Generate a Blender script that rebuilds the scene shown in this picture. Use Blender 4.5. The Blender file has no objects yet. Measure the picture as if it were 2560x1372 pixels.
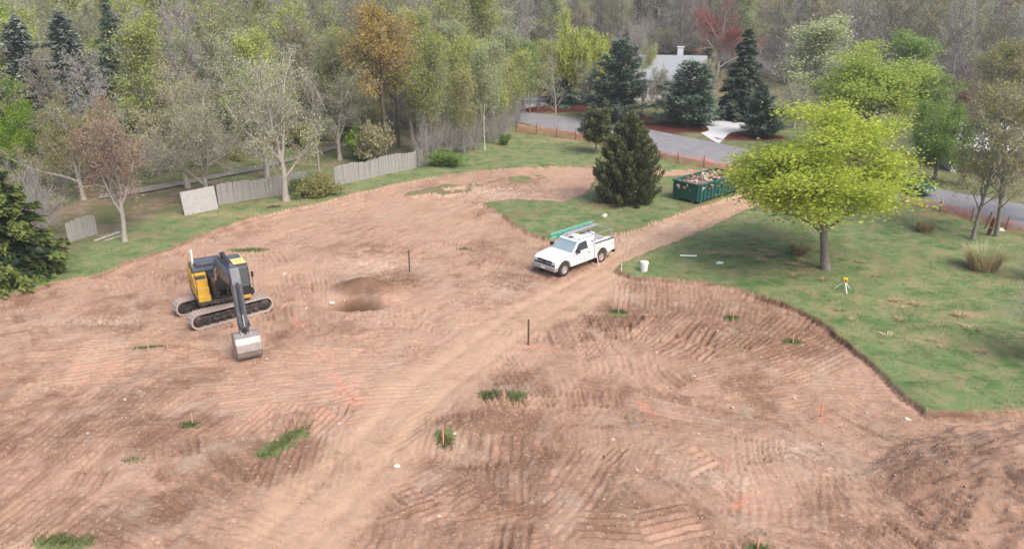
import bpy, bmesh, math, random
import numpy as np
from mathutils import Vector, Matrix
R = math.radians
scene = bpy.context.scene
C = scene.collection

# ------------------------------------------------------------------ camera
CAM_H, PITCH, F = 17.0, R(20.7), 2009.0        # metres, down tilt, focal length in photo pixels (2560 wide)
cam_d = bpy.data.cameras.new('camera'); cam = bpy.data.objects.new('camera', cam_d); C.objects.link(cam)
cam.location = (0, 0, CAM_H); cam.rotation_euler = (R(90) - PITCH, 0, 0)
cam_d.sensor_width = 36; cam_d.lens = 36 * F / 2560; cam_d.clip_start = 0.5; cam_d.clip_end = 3000
scene.camera = cam
# ------------------------------------------------------------------ light
world = bpy.data.worlds.new('World'); scene.world = world; world.use_nodes = True
wn = world.node_tree; wn.nodes.clear()
sky = wn.nodes.new('ShaderNodeTexSky'); sky.sky_type = 'NISHITA'; sky.sun_disc = False
SUN_EL, SUN_AZ = R(50), R(140)                 # azimuth from +Y towards +X
sky.sun_elevation = SUN_EL; sky.sun_rotation = SUN_AZ; sky.air_density = 1.0; sky.dust_density = 6.0; sky.ozone_density = 1.0
bg = wn.nodes.new('ShaderNodeBackground'); bg.inputs[1].default_value = 0.15
wo = wn.nodes.new('ShaderNodeOutputWorld')
wn.links.new(sky.outputs[0], bg.inputs[0]); wn.links.new(bg.outputs[0], wo.inputs[0])
sun_d = bpy.data.lights.new('sun', 'SUN'); sun_d.energy = 1.2; sun_d.angle = R(30); sun_d.color = (1, 0.98, 0.955)
sun = bpy.data.objects.new('sun', sun_d); C.objects.link(sun)
sd_ = Vector((math.sin(SUN_AZ) * math.cos(SUN_EL), math.cos(SUN_AZ) * math.cos(SUN_EL), math.sin(SUN_EL)))
sun.rotation_euler = sd_.to_track_quat('Z', 'Y').to_euler(); sun.location = (0, 60, 80)
vs = scene.view_settings
vs.view_transform = 'Standard'; vs.look = 'None'; vs.gamma = 1; vs.use_curve_mapping = False; vs.exposure = 0.6
scene.cycles.max_bounces = 5; scene.cycles.diffuse_bounces = 3; scene.cycles.glossy_bounces = 2
scene.cycles.transmission_bounces = 3; scene.cycles.transparent_max_bounces = 8; scene.cycles.volume_bounces = 0
scene.cycles.caustics_reflective = False; scene.cycles.caustics_refractive = False
scene.cycles.use_denoising = True; scene.cycles.denoiser = 'OPENIMAGEDENOISE'; scene.cycles.denoising_prefilter = 'ACCURATE'; scene.cycles.sample_clamp_indirect = 3; scene.cycles.use_light_tree = False; scene.cycles.use_adaptive_sampling = False

# ------------------------------------------------------------------ helpers: geometry of the view
cp, sp_ = math.cos(PITCH), math.sin(PITCH)
def ray(px, py):
    u, v = px - 1280.0, 686.0 - py
    return np.array([u, F * cp + v * sp_, -F * sp_ + v * cp])
def G(px, py, z=0.0):
    """world point on the level z whose picture position is px,py"""
    d = ray(px, py); t = (z - CAM_H) / d[2]
    return (d[0] * t, d[1] * t)
def z_at(py, Y):
    d = ray(1280, py); return CAM_H + Y * d[2] / d[1]
def x_at(px, py, Y):
    d = ray(px, py); return Y * d[0] / d[1]

# ------------------------------------------------------------------ helpers: tags and objects
def tag(o, label=None, cat=None, group=None, kind=None):
    if label: o['label'] = label
    if cat: o['category'] = cat
    if group: o['group'] = group
    if kind: o['kind'] = kind
    return o
def thing(name, label, cat, loc=(0, 0, 0), rz=0, group=None, rx=0, ry=0):
    o = bpy.data.objects.new(name, None); C.objects.link(o)
    o.empty_display_size = 0.2
    o.location = loc; o.rotation_euler = (rx, ry, rz)
    return tag(o, label, cat, group)
def srgb(h):
    h = h.lstrip('#'); out = []
    for i in (0, 2, 4):
        v = int(h[i:i + 2], 16) / 255
        out.append(v / 12.92 if v <= .04045 else ((v + .055) / 1.055) ** 2.4)
    return tuple(out)
def obj(name, mesh, parent=None, mat=None):
    o = bpy.data.objects.new(name, mesh); C.objects.link(o)
    if parent: o.parent = parent
    if mat is not None and not mesh.materials: mesh.materials.append(mat)
    return o
def arr_mesh(name, verts, quads=None, tris=None, mats=(), mat_idx=None, smooth=False, attrs=None):
    """fast mesh from numpy arrays"""
    me = bpy.data.meshes.new(name)
    verts = np.asarray(verts, np.float32).reshape(-1, 3)
    nq = 0 if quads is None else len(quads); nt = 0 if tris is None else len(tris)
    me.vertices.add(len(verts)); me.vertices.foreach_set('co', verts.ravel())
    li = []
    if nq: li.append(np.asarray(quads, np.int32).ravel())
    if nt: li.append(np.asarray(tris, np.int32).ravel())
    li = np.concatenate(li) if li else np.zeros(0, np.int32)
    me.loops.add(len(li)); me.loops.foreach_set('vertex_index', li)
    me.polygons.add(nq + nt)
    ls = np.concatenate([np.arange(nq) * 4, nq * 4 + np.arange(nt) * 3]).astype(np.int32)
    me.polygons.foreach_set('loop_start', ls)
    if mat_idx is not None: me.polygons.foreach_set('material_index', np.asarray(mat_idx, np.int32))
    if smooth: me.polygons.foreach_set('use_smooth', np.ones(nq + nt, bool))
    for m in mats: me.materials.append(m)
    if attrs:
        for an, av in attrs.items():
            av = np.asarray(av, np.float32)
            if av.ndim == 1:
                a = me.attributes.new(an, 'FLOAT', 'POINT'); a.data.foreach_set('value', av)
            else:
                a = me.attributes.new(an, 'FLOAT_COLOR', 'POINT'); a.data.foreach_set('color', av.ravel())
    me.update(calc_edges=True)
    return me

class MB:
    """collects boxes, bars, prisms, lathes into one mesh"""
    def __init__(self): self.v = []; self.f = []
    def add(self, vs, fs):
        b = len(self.v); self.v += [tuple(p) for p in vs]; self.f += [tuple(i + b for i in q) for q in fs]; return self
    def box(self, x0, x1, y0, y1, z0, z1, ch=0.0, M=None):
        if ch <= 0:
            vs = [(x, y, z) for x in (x0, x1) for y in (y0, y1) for z in (z0, z1)]
            fs = [(0, 1, 3, 2), (4, 6, 7, 5), (0, 4, 5, 1), (2, 3, 7, 6), (0, 2, 6, 4), (1, 5, 7, 3)]
        else:
            bm = bmesh.new(); bmesh.ops.create_cube(bm, size=1)
            for w in bm.verts:
                w.co = ((x0 + x1) / 2 + w.co.x * (x1 - x0), (y0 + y1) / 2 + w.co.y * (y1 - y0), (z0 + z1) / 2 + w.co.z * (z1 - z0))
            bmesh.ops.bevel(bm, geom=bm.edges[:], offset=ch, segments=2, affect='EDGES', profile=.6)
            bm.verts.index_update()
            vs = [w.co[:] for w in bm.verts]; fs = [[w.index for w in fc.verts] for fc in bm.faces]; bm.free()
        if M is not None: vs = [M @ Vector(p) for p in vs]
        return self.add(vs, fs)
    def prism(self, pts, y0, y1, ch=0.0):
        """side profile (x,z) extruded along y"""
        bm = bmesh.new()
        a = [bm.verts.new((p[0], y0, p[1])) for p in pts]; fc = bm.faces.new(a)
        r = bmesh.ops.extrude_face_region(bm, geom=[fc])
        for w in [g for g in r['geom'] if isinstance(g, bmesh.types.BMVert)]: w.co.y = y1
        bmesh.ops.recalc_face_normals(bm, faces=bm.faces[:])
        if ch > 0:
            ed = [e for e in bm.edges if e.calc_face_angle(0) > .35]
            bmesh.ops.bevel(bm, geom=ed, offset=ch, segments=2, affect='EDGES', profile=.6, clamp_overlap=True)
        bm.verts.index_update()
        vs = [w.co[:] for w in bm.verts]; fs = [[w.index for w in q.verts] for q in bm.faces]; bm.free()
        return self.add(vs, fs)
    def bar(self, p, q, r0, r1=None, n=8):
        r1 = r0 if r1 is None else r1
        p, q = Vector(p), Vector(q); d = (q - p).normalized()
        a = d.orthogonal().normalized(); b = d.cross(a)
        vs = []
        for c0, rr in ((p, r0), (q, r1)):
            for k in range(n):
                t = 2 * math.pi * k / n; vs.append(c0 + (a * math.cos(t) + b * math.sin(t)) * rr)
        fs = [(k, (k + 1) % n, n + (k + 1) % n, n + k) for k in range(n)] + [tuple(reversed(range(n))), tuple(range(n, 2 * n))]
        return self.add(vs, fs)
    def path(self, pts, r, n=6):
        for a, b in zip(pts[:-1], pts[1:]): self.bar(a, b, r, r, n)
        return self
    def lathe(self, prof, M=None, n=24):
        """profile of (radius, height) round local z"""
        vs, fs = [], []
        for (r, h) in prof:
            for k in range(n):
                t = 2 * math.pi * k / n; vs.append(Vector((r * math.cos(t), r * math.sin(t), h)))
        for i in range(len(prof) - 1):
            for k in range(n):
                k2 = (k + 1) % n; fs.append((i * n + k, i * n + k2, (i + 1) * n + k2, (i + 1) * n + k))
        fs.append(tuple(reversed(range(n)))); fs.append(tuple(range((len(prof) - 1) * n, len(prof) * n)))
        if M is not None: vs = [M @ p for p in vs]
        return self.add(vs, fs)
    def mesh(self, name, mat, smooth=False):
        me = bpy.data.meshes.new(name); me.from_pydata([tuple(p) for p in self.v], [], self.f)
        if mat is not None: me.materials.append(mat)
        me.update()
        if smooth:
            me.polygons.foreach_set('use_smooth', np.ones(len(me.polygons), bool))
            try: me.set_sharp_from_angle(angle=R(35))
            except Exception: pass
        return me
    def build(self, name, mat, parent=None, smooth=False):
        return obj(name, self.mesh(name, mat, smooth), parent)

# ------------------------------------------------------------------ helpers: materials
def nodes(m):
    m.use_nodes = True; nt = m.node_tree; nt.nodes.clear(); return nt
def N(nt, t, **kw):
    n = nt.nodes.new(t)
    for k, v in kw.items():
        if k.startswith('i_'): n.inputs[k[2:].replace('_', ' ')].default_value = v
        else: setattr(n, k, v)
    return n
def mixc(nt, a, b, f, blend='MIX'):
    n = nt.nodes.new('ShaderNodeMix'); n.data_type = 'RGBA'; n.blend_type = blend
    for s, v in ((0, f), (6, a), (7, b)):
        if hasattr(v, 'is_linked') or hasattr(v, 'links'): nt.links.new(v, n.inputs[s])
        else: n.inputs[s].default_value = (v if s == 0 else (*v[:3], 1))
    return n.outputs[2]
def noise(nt, scale, detail=4, rough=.6, vec=None, dist=0):
    n = N(nt, 'ShaderNodeTexNoise'); n.inputs['Scale'].default_value = scale; n.inputs['Detail'].default_value = detail
    n.inputs['Roughness'].default_value = rough; n.inputs['Distortion'].default_value = dist
    if vec is not None: nt.links.new(vec, n.inputs['Vector'])
    return n.outputs[0]
def ramp(nt, fac, a, b):
    n = N(nt, 'ShaderNodeMapRange'); n.interpolation_type = 'SMOOTHSTEP'
    n.inputs[1].default_value = a; n.inputs[2].default_value = b
    nt.links.new(fac, n.inputs[0]); return n.outputs[0]
def mth(nt, op, a, b):
    n = N(nt, 'ShaderNodeMath', operation=op)
    for i, v in ((0, a), (1, b)):
        if hasattr(v, 'links'): nt.links.new(v, n.inputs[i])
        else: n.inputs[i].default_value = v
    return n.outputs[0]
MATS = {}
def pmat(name, col, rough=.5, metal=0.0, dirt=None, dirt_amt=.35, scale=6, bump=0.0, bscale=40, coat=0, spec=.5):
    """painted / plain surface with patchy soiling"""
    if name in MATS: return MATS[name]
    m = bpy.data.materials.new(name); nt = nodes(m)
    out = N(nt, 'ShaderNodeOutputMaterial'); b = N(nt, 'ShaderNodeBsdfPrincipled')
    tc = N(nt, 'ShaderNodeTexCoord').outputs['Object']
    dirt = dirt or tuple(c * .72 + .01 for c in col)
    f = ramp(nt, noise(nt, scale, 5, .65, tc), .45, .75)
    f = mth(nt, 'MULTIPLY', f, dirt_amt)
    nt.links.new(mixc(nt, col, dirt, f), b.inputs['Base Color'])
    b.inputs['Roughness'].default_value = rough; b.inputs['Metallic'].default_value = metal
    b.inputs['Coat Weight'].default_value = coat; b.inputs['Specular IOR Level'].default_value = spec
    if bump:
        bp = N(nt, 'ShaderNodeBump'); bp.inputs['Strength'].default_value = bump; bp.inputs['Distance'].default_value = .02
        nt.links.new(noise(nt, bscale, 4, .6, tc), bp.inputs['Height']); nt.links.new(bp.outputs[0], b.inputs['Normal'])
    nt.links.new(b.outputs[0], out.inputs[0]); MATS[name] = m; return m
def leafmat(name, c1, c2, trans=.35, rough=.65):
    """foliage: two tones mixed by a per-leaf value and a per-tree value"""
    if name in MATS: return MATS[name]
    m = bpy.data.materials.new(name); nt = nodes(m)
    out = N(nt, 'ShaderNodeOutputMaterial'); b = N(nt, 'ShaderNodeBsdfPrincipled')
    at = N(nt, 'ShaderNodeAttribute', attribute_name='tint')
    col = mixc(nt, c1, c2, at.outputs['Fac'])
    oi = N(nt, 'ShaderNodeObjectInfo')
    hs = N(nt, 'ShaderNodeHueSaturation')
    mr = N(nt, 'ShaderNodeMapRange'); mr.inputs[3].default_value = .82; mr.inputs[4].default_value = 1.18
    nt.links.new(oi.outputs['Random'], mr.inputs[0]); nt.links.new(mr.outputs[0], hs.inputs['Value'])
    nt.links.new(col, hs.inputs['Color']); col = hs.outputs[0]
    nt.links.new(col, b.inputs['Base Color']); b.inputs['Roughness'].default_value = rough
    b.inputs['Specular IOR Level'].default_value = .25
    if trans > 0:
        tr = N(nt, 'ShaderNodeBsdfTranslucent'); nt.links.new(col, tr.inputs[0])
        mx = N(nt, 'ShaderNodeMixShader'); mx.inputs[0].default_value = trans
        nt.links.new(b.outputs[0], mx.inputs[1]); nt.links.new(tr.outputs[0], mx.inputs[2]); nt.links.new(mx.outputs[0], out.inputs[0])
    else: nt.links.new(b.outputs[0], out.inputs[0])
    MATS[name] = m; return m
def barkmat(name, c1, c2, scale=3):
    if name in MATS: return MATS[name]
    m = bpy.data.materials.new(name); nt = nodes(m)
    out = N(nt, 'ShaderNodeOutputMaterial'); b = N(nt, 'ShaderNodeBsdfPrincipled')
    tc = N(nt, 'ShaderNodeTexCoord').outputs['Object']
    mp = N(nt, 'ShaderNodeMapping'); mp.inputs['Scale'].default_value = (4, 4, 1); nt.links.new(tc, mp.inputs[0])
    n1 = noise(nt, scale, 5, .7, mp.outputs[0])
    nt.links.new(mixc(nt, c1, c2, ramp(nt, n1, .35, .65)), b.inputs['Base Color'])
    b.inputs['Roughness'].default_value = .9; b.inputs['Specular IOR Level'].default_value = .15
    bp = N(nt, 'ShaderNodeBump'); bp.inputs['Strength'].default_value = .5; bp.inputs['Distance'].default_value = .03
    nt.links.new(noise(nt, 8, 4, .7, mp.outputs[0]), bp.inputs['Height']); nt.links.new(bp.outputs[0], b.inputs['Normal'])
    nt.links.new(b.outputs[0], out.inputs[0]); MATS[name] = m; return m

# ------------------------------------------------------------------ helpers: value noise in numpy
_tab = np.random.default_rng(7).random((256, 256)).astype(np.float32)
def vnoise(x, y, s, ox=0.0, oy=0.0):
    x = np.asarray(x) / s + ox + 1000; y = np.asarray(y) / s + oy + 1000
    xi = np.floor(x).astype(np.int64); yi = np.floor(y).astype(np.int64)
    fx = x - xi; fy = y - yi; fx = fx * fx * (3 - 2 * fx); fy = fy * fy * (3 - 2 * fy)
    a = _tab[xi & 255, yi & 255]; b = _tab[(xi + 1) & 255, yi & 255]
    c = _tab[xi & 255, (yi + 1) & 255]; d = _tab[(xi + 1) & 255, (yi + 1) & 255]
    return (a * (1 - fx) + b * fx) * (1 - fy) + (c * (1 - fx) + d * fx) * fy - .5
def fbm(x, y, s, o=4, g=.5, k=0):
    r = 0; a = 1.0
    for i in range(o):
        r = r + a * vnoise(x, y, s / 2 ** i, 3.7 * i + k, 9.1 * i + k); a *= g
    return r
def sstep(a, b, x):
    t = np.clip((x - a) / (b - a), 0, 1); return t * t * (3 - 2 * t)
def poly_sd(px, py, poly):
    """signed distance, negative inside"""
    P = np.asarray(poly, float); Q = np.roll(P, -1, 0)
    d2 = np.full(px.shape, 1e18); ins = np.zeros(px.shape, bool)
    for (ax, ay), (bx, by) in zip(P, Q):
        ex, ey = bx - ax, by - ay; wx, wy = px - ax, py - ay
        t = np.clip((wx * ex + wy * ey) / (ex * ex + ey * ey + 1e-12), 0, 1)
        d2 = np.minimum(d2, (wx - ex * t) ** 2 + (wy - ey * t) ** 2)
        c = (ay > py) != (by > py)
        with np.errstate(divide='ignore', invalid='ignore'):
            xi = ax + (py - ay) * ex / (ey if abs(ey) > 1e-12 else 1e-12)
        ins ^= c & (px < xi)
    d = np.sqrt(d2); return np.where(ins, -d, d)
def line_dist(px, py, line):
    P = np.asarray(line, float); d2 = np.full(px.shape, 1e18)
    for (ax, ay), (bx, by) in zip(P[:-1], P[1:]):
        ex, ey = bx - ax, by - ay; wx, wy = px - ax, py - ay
        t = np.clip((wx * ex + wy * ey) / (ex * ex + ey * ey + 1e-12), 0, 1)
        d2 = np.minimum(d2, (wx - ex * t) ** 2 + (wy - ey * t) ** 2)
    return np.sqrt(d2)
def smooth_line(pts, n=6):
    """Catmull-Rom through world points"""
    P = [np.asarray(p, float) for p in pts]; P = [2 * P[0] - P[1]] + P + [2 * P[-1] - P[-2]]; o = []
    for i in range(1, len(P) - 2):
        for k in range(n):
            t = k / n; a, b, c, d = P[i - 1:i + 3]
            o.append(.5 * ((2 * b) + (c - a) * t + (2 * a - 5 * b + 4 * c - d) * t * t + (3 * b - a - 3 * c + d) * t ** 3))
    o.append(P[-2]); return [tuple(p) for p in o]
# ================================================================== THE SETTING: terrain
rng = np.random.default_rng(11); random.seed(5)
def GL(pts): return [G(*p) for p in pts]
OUT = [(-44, 30)] + [G(0, 752)] + GL([(130, 715), (255, 690), (330, 655), (420, 630), (480, 602), (560, 574), (640, 548), (720, 531), (800, 514), (870, 491),
      (1000, 463), (1130, 441), (1250, 428), (1400, 421), (1500, 423), (1660, 431), (1760, 427), (1880, 430), (1990, 452), (2060, 468),
      (1960, 500), (1860, 532), (1780, 570), (1640, 630), (1545, 668), (1540, 682), (1580, 700), (1640, 706), (1740, 712), (1850, 735), (1950, 765),
      (2040, 808), (2100, 850), (2160, 900), (2220, 960), (2255, 1000), (2310, 1040), (2400, 1046), (2560, 1036), (2900, 1000)]) + [(40, 6), (-44, 6)]
ISL1 = GL([(1205, 512), (1290, 500), (1400, 507), (1455, 487), (1490, 448), (1640, 446), (1760, 442), (1870, 445), (1930, 462), (1850, 492), (1745, 524),
      (1600, 578), (1500, 606), (1400, 612), (1340, 600), (1280, 562)])
ISL2 = GL([(1045, 487), (1120, 469), (1230, 457), (1350, 449), (1370, 454), (1240, 467), (1130, 481), (1060, 492)])
ROAD_N = smooth_line(GL([(900, 262), (1050, 266), (1180, 283), (1300, 308), (1460, 340), (1640, 383), (1800, 412), (2000, 450), (2340, 522), (2560, 575), (2800, 640)]), 5)
ROAD_F = smooth_line(GL([(900, 252), (1050, 254), (1180, 264), (1300, 279), (1450, 296), (1560, 312), (1680, 336), (1870, 374), (2100, 422), (2350, 473), (2560, 512), (2800, 562)]), 5)
ROADPOLY = ROAD_N + ROAD_F[::-1]
TRACK = smooth_line(GL([(560, 1500), (760, 1300), (930, 1120), (1080, 970), (1200, 880), (1320, 790), (1420, 735), (1520, 680), (1640, 605), (1760, 545), (1880, 500), (2020, 460)]), 6)
LOOP = smooth_line(GL([(1360, 640), (1250, 590), (1120, 540), (1080, 500), (1150, 455), (1300, 436), (1480, 433), (1660, 438)]), 6)
WOODLINE = [(-60, 46)] + GL([(0, 700), (180, 640), (300, 600), (450, 540), (740, 483), (870, 458), (1050, 416), (1180, 380), (1285, 325), (1270, 282)])
WOODPOLY = WOODLINE + [(-5, 118), (-5, 900), (-900, 900), (-900, 46)]
MOUND = G(2540, 1228)

def base_h(x, y):
    h = 8.5 * sstep(105, 290, y + .12 * x) + 1.2 * fbm(x, y, 60, 2, k=5) * sstep(95, 160, y)
    return h + .10 * fbm(x, y, 9, 3, k=2)
def axis(parts):
    o = []
    for a, b, s in parts: o += list(np.arange(a, b - 1e-6, s))
    return o
def grow_out(start, step, fac, end):
    o = []; p = start
    while abs(p) < abs(end): step *= fac; p += math.copysign(step, end); o.append(p)
    return o
gx = axis([(-31, 24.6, .085)]); gx = sorted(grow_out(-31, .1, 1.13, -900)) + gx + grow_out(24.55, .1, 1.13, 900)
gy = axis([(17, 36, .075), (36, 50, .11), (50, 76, .2), (76, 112, .6)]); gy = sorted([17 - d for d in (.3, .8, 1.6, 3, 5, 8, 13, 22, 40, 80, 160)]) + gy + [112 - 76 + p for p in grow_out(76, .6, 1.15, 1000)]
gx = np.array(gx); gy = np.array(sorted(gy))
XX, YY = np.meshgrid(gx, gy, indexing='ij')
rag = .42 * fbm(XX, YY, .9, 4, .6, k=1) + .55 * fbm(XX, YY, 5, 2, k=3)
near = (XX > -60) & (XX < 60) & (YY < 112)
def sd_near(poly, fill=50.0):
    o = np.full(XX.shape, fill); o[near] = poly_sd(XX[near], YY[near], poly); return o
sd = np.maximum(np.maximum(sd_near(OUT), -sd_near(ISL1) - .5 * np.abs(fbm(XX, YY, 2.2, 4, .65, k=15))), -sd_near(ISL2, 50)) + rag * .45     # negative on bare earth
sd_road = sd_near(ROADPOLY); sd_wood = poly_sd(XX, YY, WOODPOLY) + 1.2 * fbm(XX, YY, 6, 3)
d_track = np.full(XX.shape, 50.0); d_track[near] = line_dist(XX[near], YY[near], TRACK)
d_loop = np.full(XX.shape, 50.0); d_loop[near] = line_dist(XX[near], YY[near], LOOP)
wob = 1.3 * fbm(XX, YY, 4, 3, k=8)
road_w = np.clip(1 - sstep(1.1, 2.3, d_track + wob), 0, 1); loop_w = .55 * (1 - sstep(.8, 2.3, d_loop + wob))
road_w = np.maximum(road_w, loop_w)

# --- machine marks: parallel ridges in patches, their run following the passes seen on the site
GUIDE = [(1640, 745, 0, 1), (1800, 790, -.45, 1), (1950, 830, -1, .75), (2080, 900, -1, .35), (2150, 960, 1, .12), (2200, 1040, 1, .45), (2000, 1080, 1, .45), (1800, 900, 1, -.3), (1750, 1000, 1, .2),
         (1500, 900, .5, 1), (1400, 1000, .7, 1), (1250, 1130, -.25, 1), (1180, 1250, -.5, 1), (1500, 1180, -.8, 1), (1800, 1260, .25, 1), (2000, 1200, .8, 1), (1650, 1330, 1, .1), (2000, 1340, 1, .4),
         (60, 800, .3, 1), (180, 740, -.5, 1), (300, 700, -.5, 1), (300, 900, 1, -.08), (520, 920, 1, -.12), (750, 900, 1, -.05), (850, 980, 1, -.1), (400, 1050, 1, -.8), (100, 1150, 1, -.9), (250, 1030, 1, -.75), (700, 1010, 1, -.9),
         (300, 1300, 1, .45), (450, 1240, 1, .6), (600, 1140, .9, .8), (150, 1310, 1, -.7), (620, 1300, 1, .3), (760, 800, .2, 1), (720, 720, .3, 1), (1000, 800, 1, .15), (1000, 700, 1, -.2), (820, 610, 1, -.4), (1050, 560, 1, -.3), (1200, 640, 1, .3), (1180, 760, 1, .3)]
gp = []
for (px, py, dx, dy) in GUIDE:
    a = np.array(G(px, py)); b = np.array(G(px + dx * 6, py + dy * 6)); d = b - a
    gp.append((a[0], a[1], math.atan2(d[1], d[0])))
gp = np.array(gp)
marks = np.zeros(XX.shape); streak = np.zeros(XX.shape)
def stripe(cx, cy, ang, half_s, half_t, per, amp, bend=0.0, tone=0.0):
    r = math.hypot(half_s, half_t) + .3
    i0, i1 = np.searchsorted(gx, [cx - r, cx + r]); j0, j1 = np.searchsorted(gy, [cy - r, cy + r])
    if i1 - i0 < 3 or j1 - j0 < 3: return
    x = XX[i0:i1, j0:j1] - cx; y = YY[i0:i1, j0:j1] - cy
    s = x * math.cos(ang) + y * math.sin(ang); t = -x * math.sin(ang) + y * math.cos(ang)
    t = t + bend * s * s + .07 * vnoise(x + cx, y + cy, 2.2, 2.2, 1.1) + .03 * vnoise(x + cx, y + cy, .3)
    w = (1 - sstep(half_s * .8, half_s, np.abs(s) + .25 * vnoise(x + cx, y + cy, .5, 7))) * (1 - sstep(half_t * .85, half_t, np.abs(t)))
    ph = t / per + .25 * vnoise(t * 1.0, t * 0 + cx, .8); fr = ph - np.floor(ph)                 # narrow gouges between flat-topped ridges
    k = np.floor(ph).astype(np.int64); rnd = _tab[(k + int(cx * 37)) & 255, int(abs(cy) * 53) & 255]; wdt = .13 + .12 * rnd
    prof = -np.exp(-((fr - .5) / wdt) ** 2) * (.45 + 1.0 * rnd) + .35 * np.exp(-((fr - .78) / .13) ** 2)
    prof = prof * np.clip(.25 + 1.5 * (vnoise(x + cx, y + cy, .55, 4.4) + .42), 0, 1.5)
    M = marks[i0:i1, j0:j1]; M[:] = M * (1 - w) + w * prof * amp * 1.15
    tn = streak[i0:i1, j0:j1]; tn[:] = tn * (1 - w) + w * (tone + .55 * (vnoise(t, t * 0, .33, cx, cy) + .6 * vnoise(t, s, .16, cx, cy)))
cnt = 0
while cnt < 900:
    px = rng.uniform(-100, 2600); py = rng.uniform(480, 1420); x, y = G(px, py)
    # thin out by distance so that the density is even on the ground
    if rng.random() > min(1, (y / 45) ** 2.2): continue
    w = 1 / (((gp[:, 0] - x) ** 2 + (gp[:, 1] - y) ** 2) ** 1.5 + .6)
    ang = .5 * math.atan2((w * np.sin(2 * gp[:, 2])).sum(), (w * np.cos(2 * gp[:, 2])).sum()) + rng.normal(0, .13 if rng.random() < .7 else .6)
    per = rng.uniform(.20, .36); amp = rng.choice([.04, .07, .11, .15])
    stripe(x, y, ang, rng.uniform(.5, 2.0), rng.uniform(.6, 2.4), per, amp, rng.normal(0, .012), rng.normal(0, .16)); cnt += 1
for (px, py, dx, dy, hs, ht, per, amp) in [(330, 1310, 1, .45, 1.6, 1.7, .33, .10), (470, 1240, 1, .62, 1.3, 1.2, .34, .10), (600, 1130, .9, .75, 1.2, 1.2, .36, .09), (1260, 1110, -.2, 1, .9, 1.5, .42, .09), (120, 1290, 1, -.75, 1.4, 2, .3, .07),
        (2150, 955, 1, .12, 2.2, 2.0, .3, .07), (2060, 880, -1, .4, 1.9, 1.7, .3, .07), (1950, 815, -1, .8, 1.6, 1.6, .3, .06), (2230, 1060, 1, .5, 2.2, 1.6, .3, .07), (2080, 1100, 1, .5, 2.2, 1.5, .32, .06), (1660, 745, 0, 1, 1.5, 3, .3, .06), (1810, 775, -.35, 1, 1.4, 2, .3, .06),
        (540, 930, 1, -.1, 2.4, 1.2, .28, .06), (760, 940, 1, -.08, 1.9, 1.2, .28, .055), (650, 985, 1, -.15, 2, 1, .28, .05), (300, 1010, 1, -.8, 1.8, 1.8, .3, .06), (170, 1090, 1, -.85, 1.8, 1.8, .3, .06)]:
    a = np.array(G(px, py)); b = np.array(G(px + dx * 6, py + dy * 6)); d = b - a
    stripe(a[0], a[1], math.atan2(d[1], d[0]), hs, ht, per, amp, 0)

dirt_w = 1 - sstep(-.10, .08, sd)
H = base_h(XX, YY)
lawn_h = .20 + .05 * fbm(XX, YY, 1.3, 3, k=4) + .07 * sstep(2, 8, XX) * (1 - sstep(46, 52, YY))
clod = .09 * fbm(XX, YY, 2.4, 3, k=6) + (.06 * fbm(XX, YY, .45, 3, .65, k=9) + .05 * np.clip(vnoise(XX, YY, .21, 5.5) - .22, 0, 1)) * (1 - .6 * road_w)
rut = road_w * (.03 - .05 * np.exp(-((d_track - .85) / .28) ** 2))
rim = .10 * np.exp(-((sd + .45) / .3) ** 2) * (fbm(XX, YY, .6, 2, k=2) + .35)                # crumbs thrown up along the cut
earth_h = clod + marks * (1 - .7 * road_w) + rut + rim - .06 * sstep(0, 3, -sd)
def bump(px, py, rx, ry, h, rot=0):
    cx, cy = G(px, py); x = XX - cx; y = YY - cy
    u = (x * math.cos(rot) + y * math.sin(rot)) / rx; v = (-x * math.sin(rot) + y * math.cos(rot)) / ry
    return h * np.exp(-(u * u + v * v) * (1 + .5 * fbm(XX, YY, 2, 2)))
earth_h += bump(912, 718, 1.35, .8, .7) + bump(960, 740, .9, .6, .25) - bump(886, 755, 1.3, .55, 1.7)     # pit and its spoil
earth_h += bump(1265, 1005, 2.0, 1.0, .42) + bump(1110, 1100, .9, .8, .38) + bump(1180, 1060, 1.6, 1.0, .25) - bump(1250, 1130, 2.6, 1.0, .28)
earth_h += bump(1640, 760, 3, 1.2, -.25) + bump(1700, 1000, 5, 3, -.35) + bump(1750, 720, 5, .9, .15)
earth_h += bump(700, 640, 6, 3, .25) + bump(300, 1080, 5, 2.5, .2) + bump(400, 880, 1.6, .7, .22)
H = H + dirt_w * earth_h + (1 - dirt_w) * lawn_h * (1 - sstep(80, 110, YY) * .5)
# the heap of dug soil
mx, my = XX - MOUND[0] - 1.5, YY - MOUND[1]
md = np.sqrt((mx / 6.2) ** 2 + (my / 4.6) ** 2) * (1 + .35 * fbm(XX, YY, 2.5, 3, k=12))
mound = np.clip(1 - md, 0, 1); mound_h = 1.0 * sstep(0, .9, mound) ** .8
H += mound_h * (1 + .25 * fbm(XX, YY, 1.0, 4, .6, k=3)) + .34 * (.32 - np.abs(fbm(XX * .7 + YY * .3, YY * 1.5, .8, 4, .6, k=17))) * sstep(0, .15, mound)
H = H * sstep(-.5, 1.6, sd_road) + (-.06) * (1 - sstep(-.5, 1.6, sd_road))
def zat(x, y):
    i = min(max(np.searchsorted(gx, x) - 1, 0), len(gx) - 2); j = min(max(np.searchsorted(gy, y) - 1, 0), len(gy) - 2)
    u = (x - gx[i]) / (gx[i + 1] - gx[i]); v = (y - gy[j]) / (gy[j + 1] - gy[j])
    return float((H[i, j] * (1 - u) + H[i + 1, j] * u) * (1 - v) + (H[i, j + 1] * (1 - u) + H[i + 1, j + 1] * u) * v)
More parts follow.
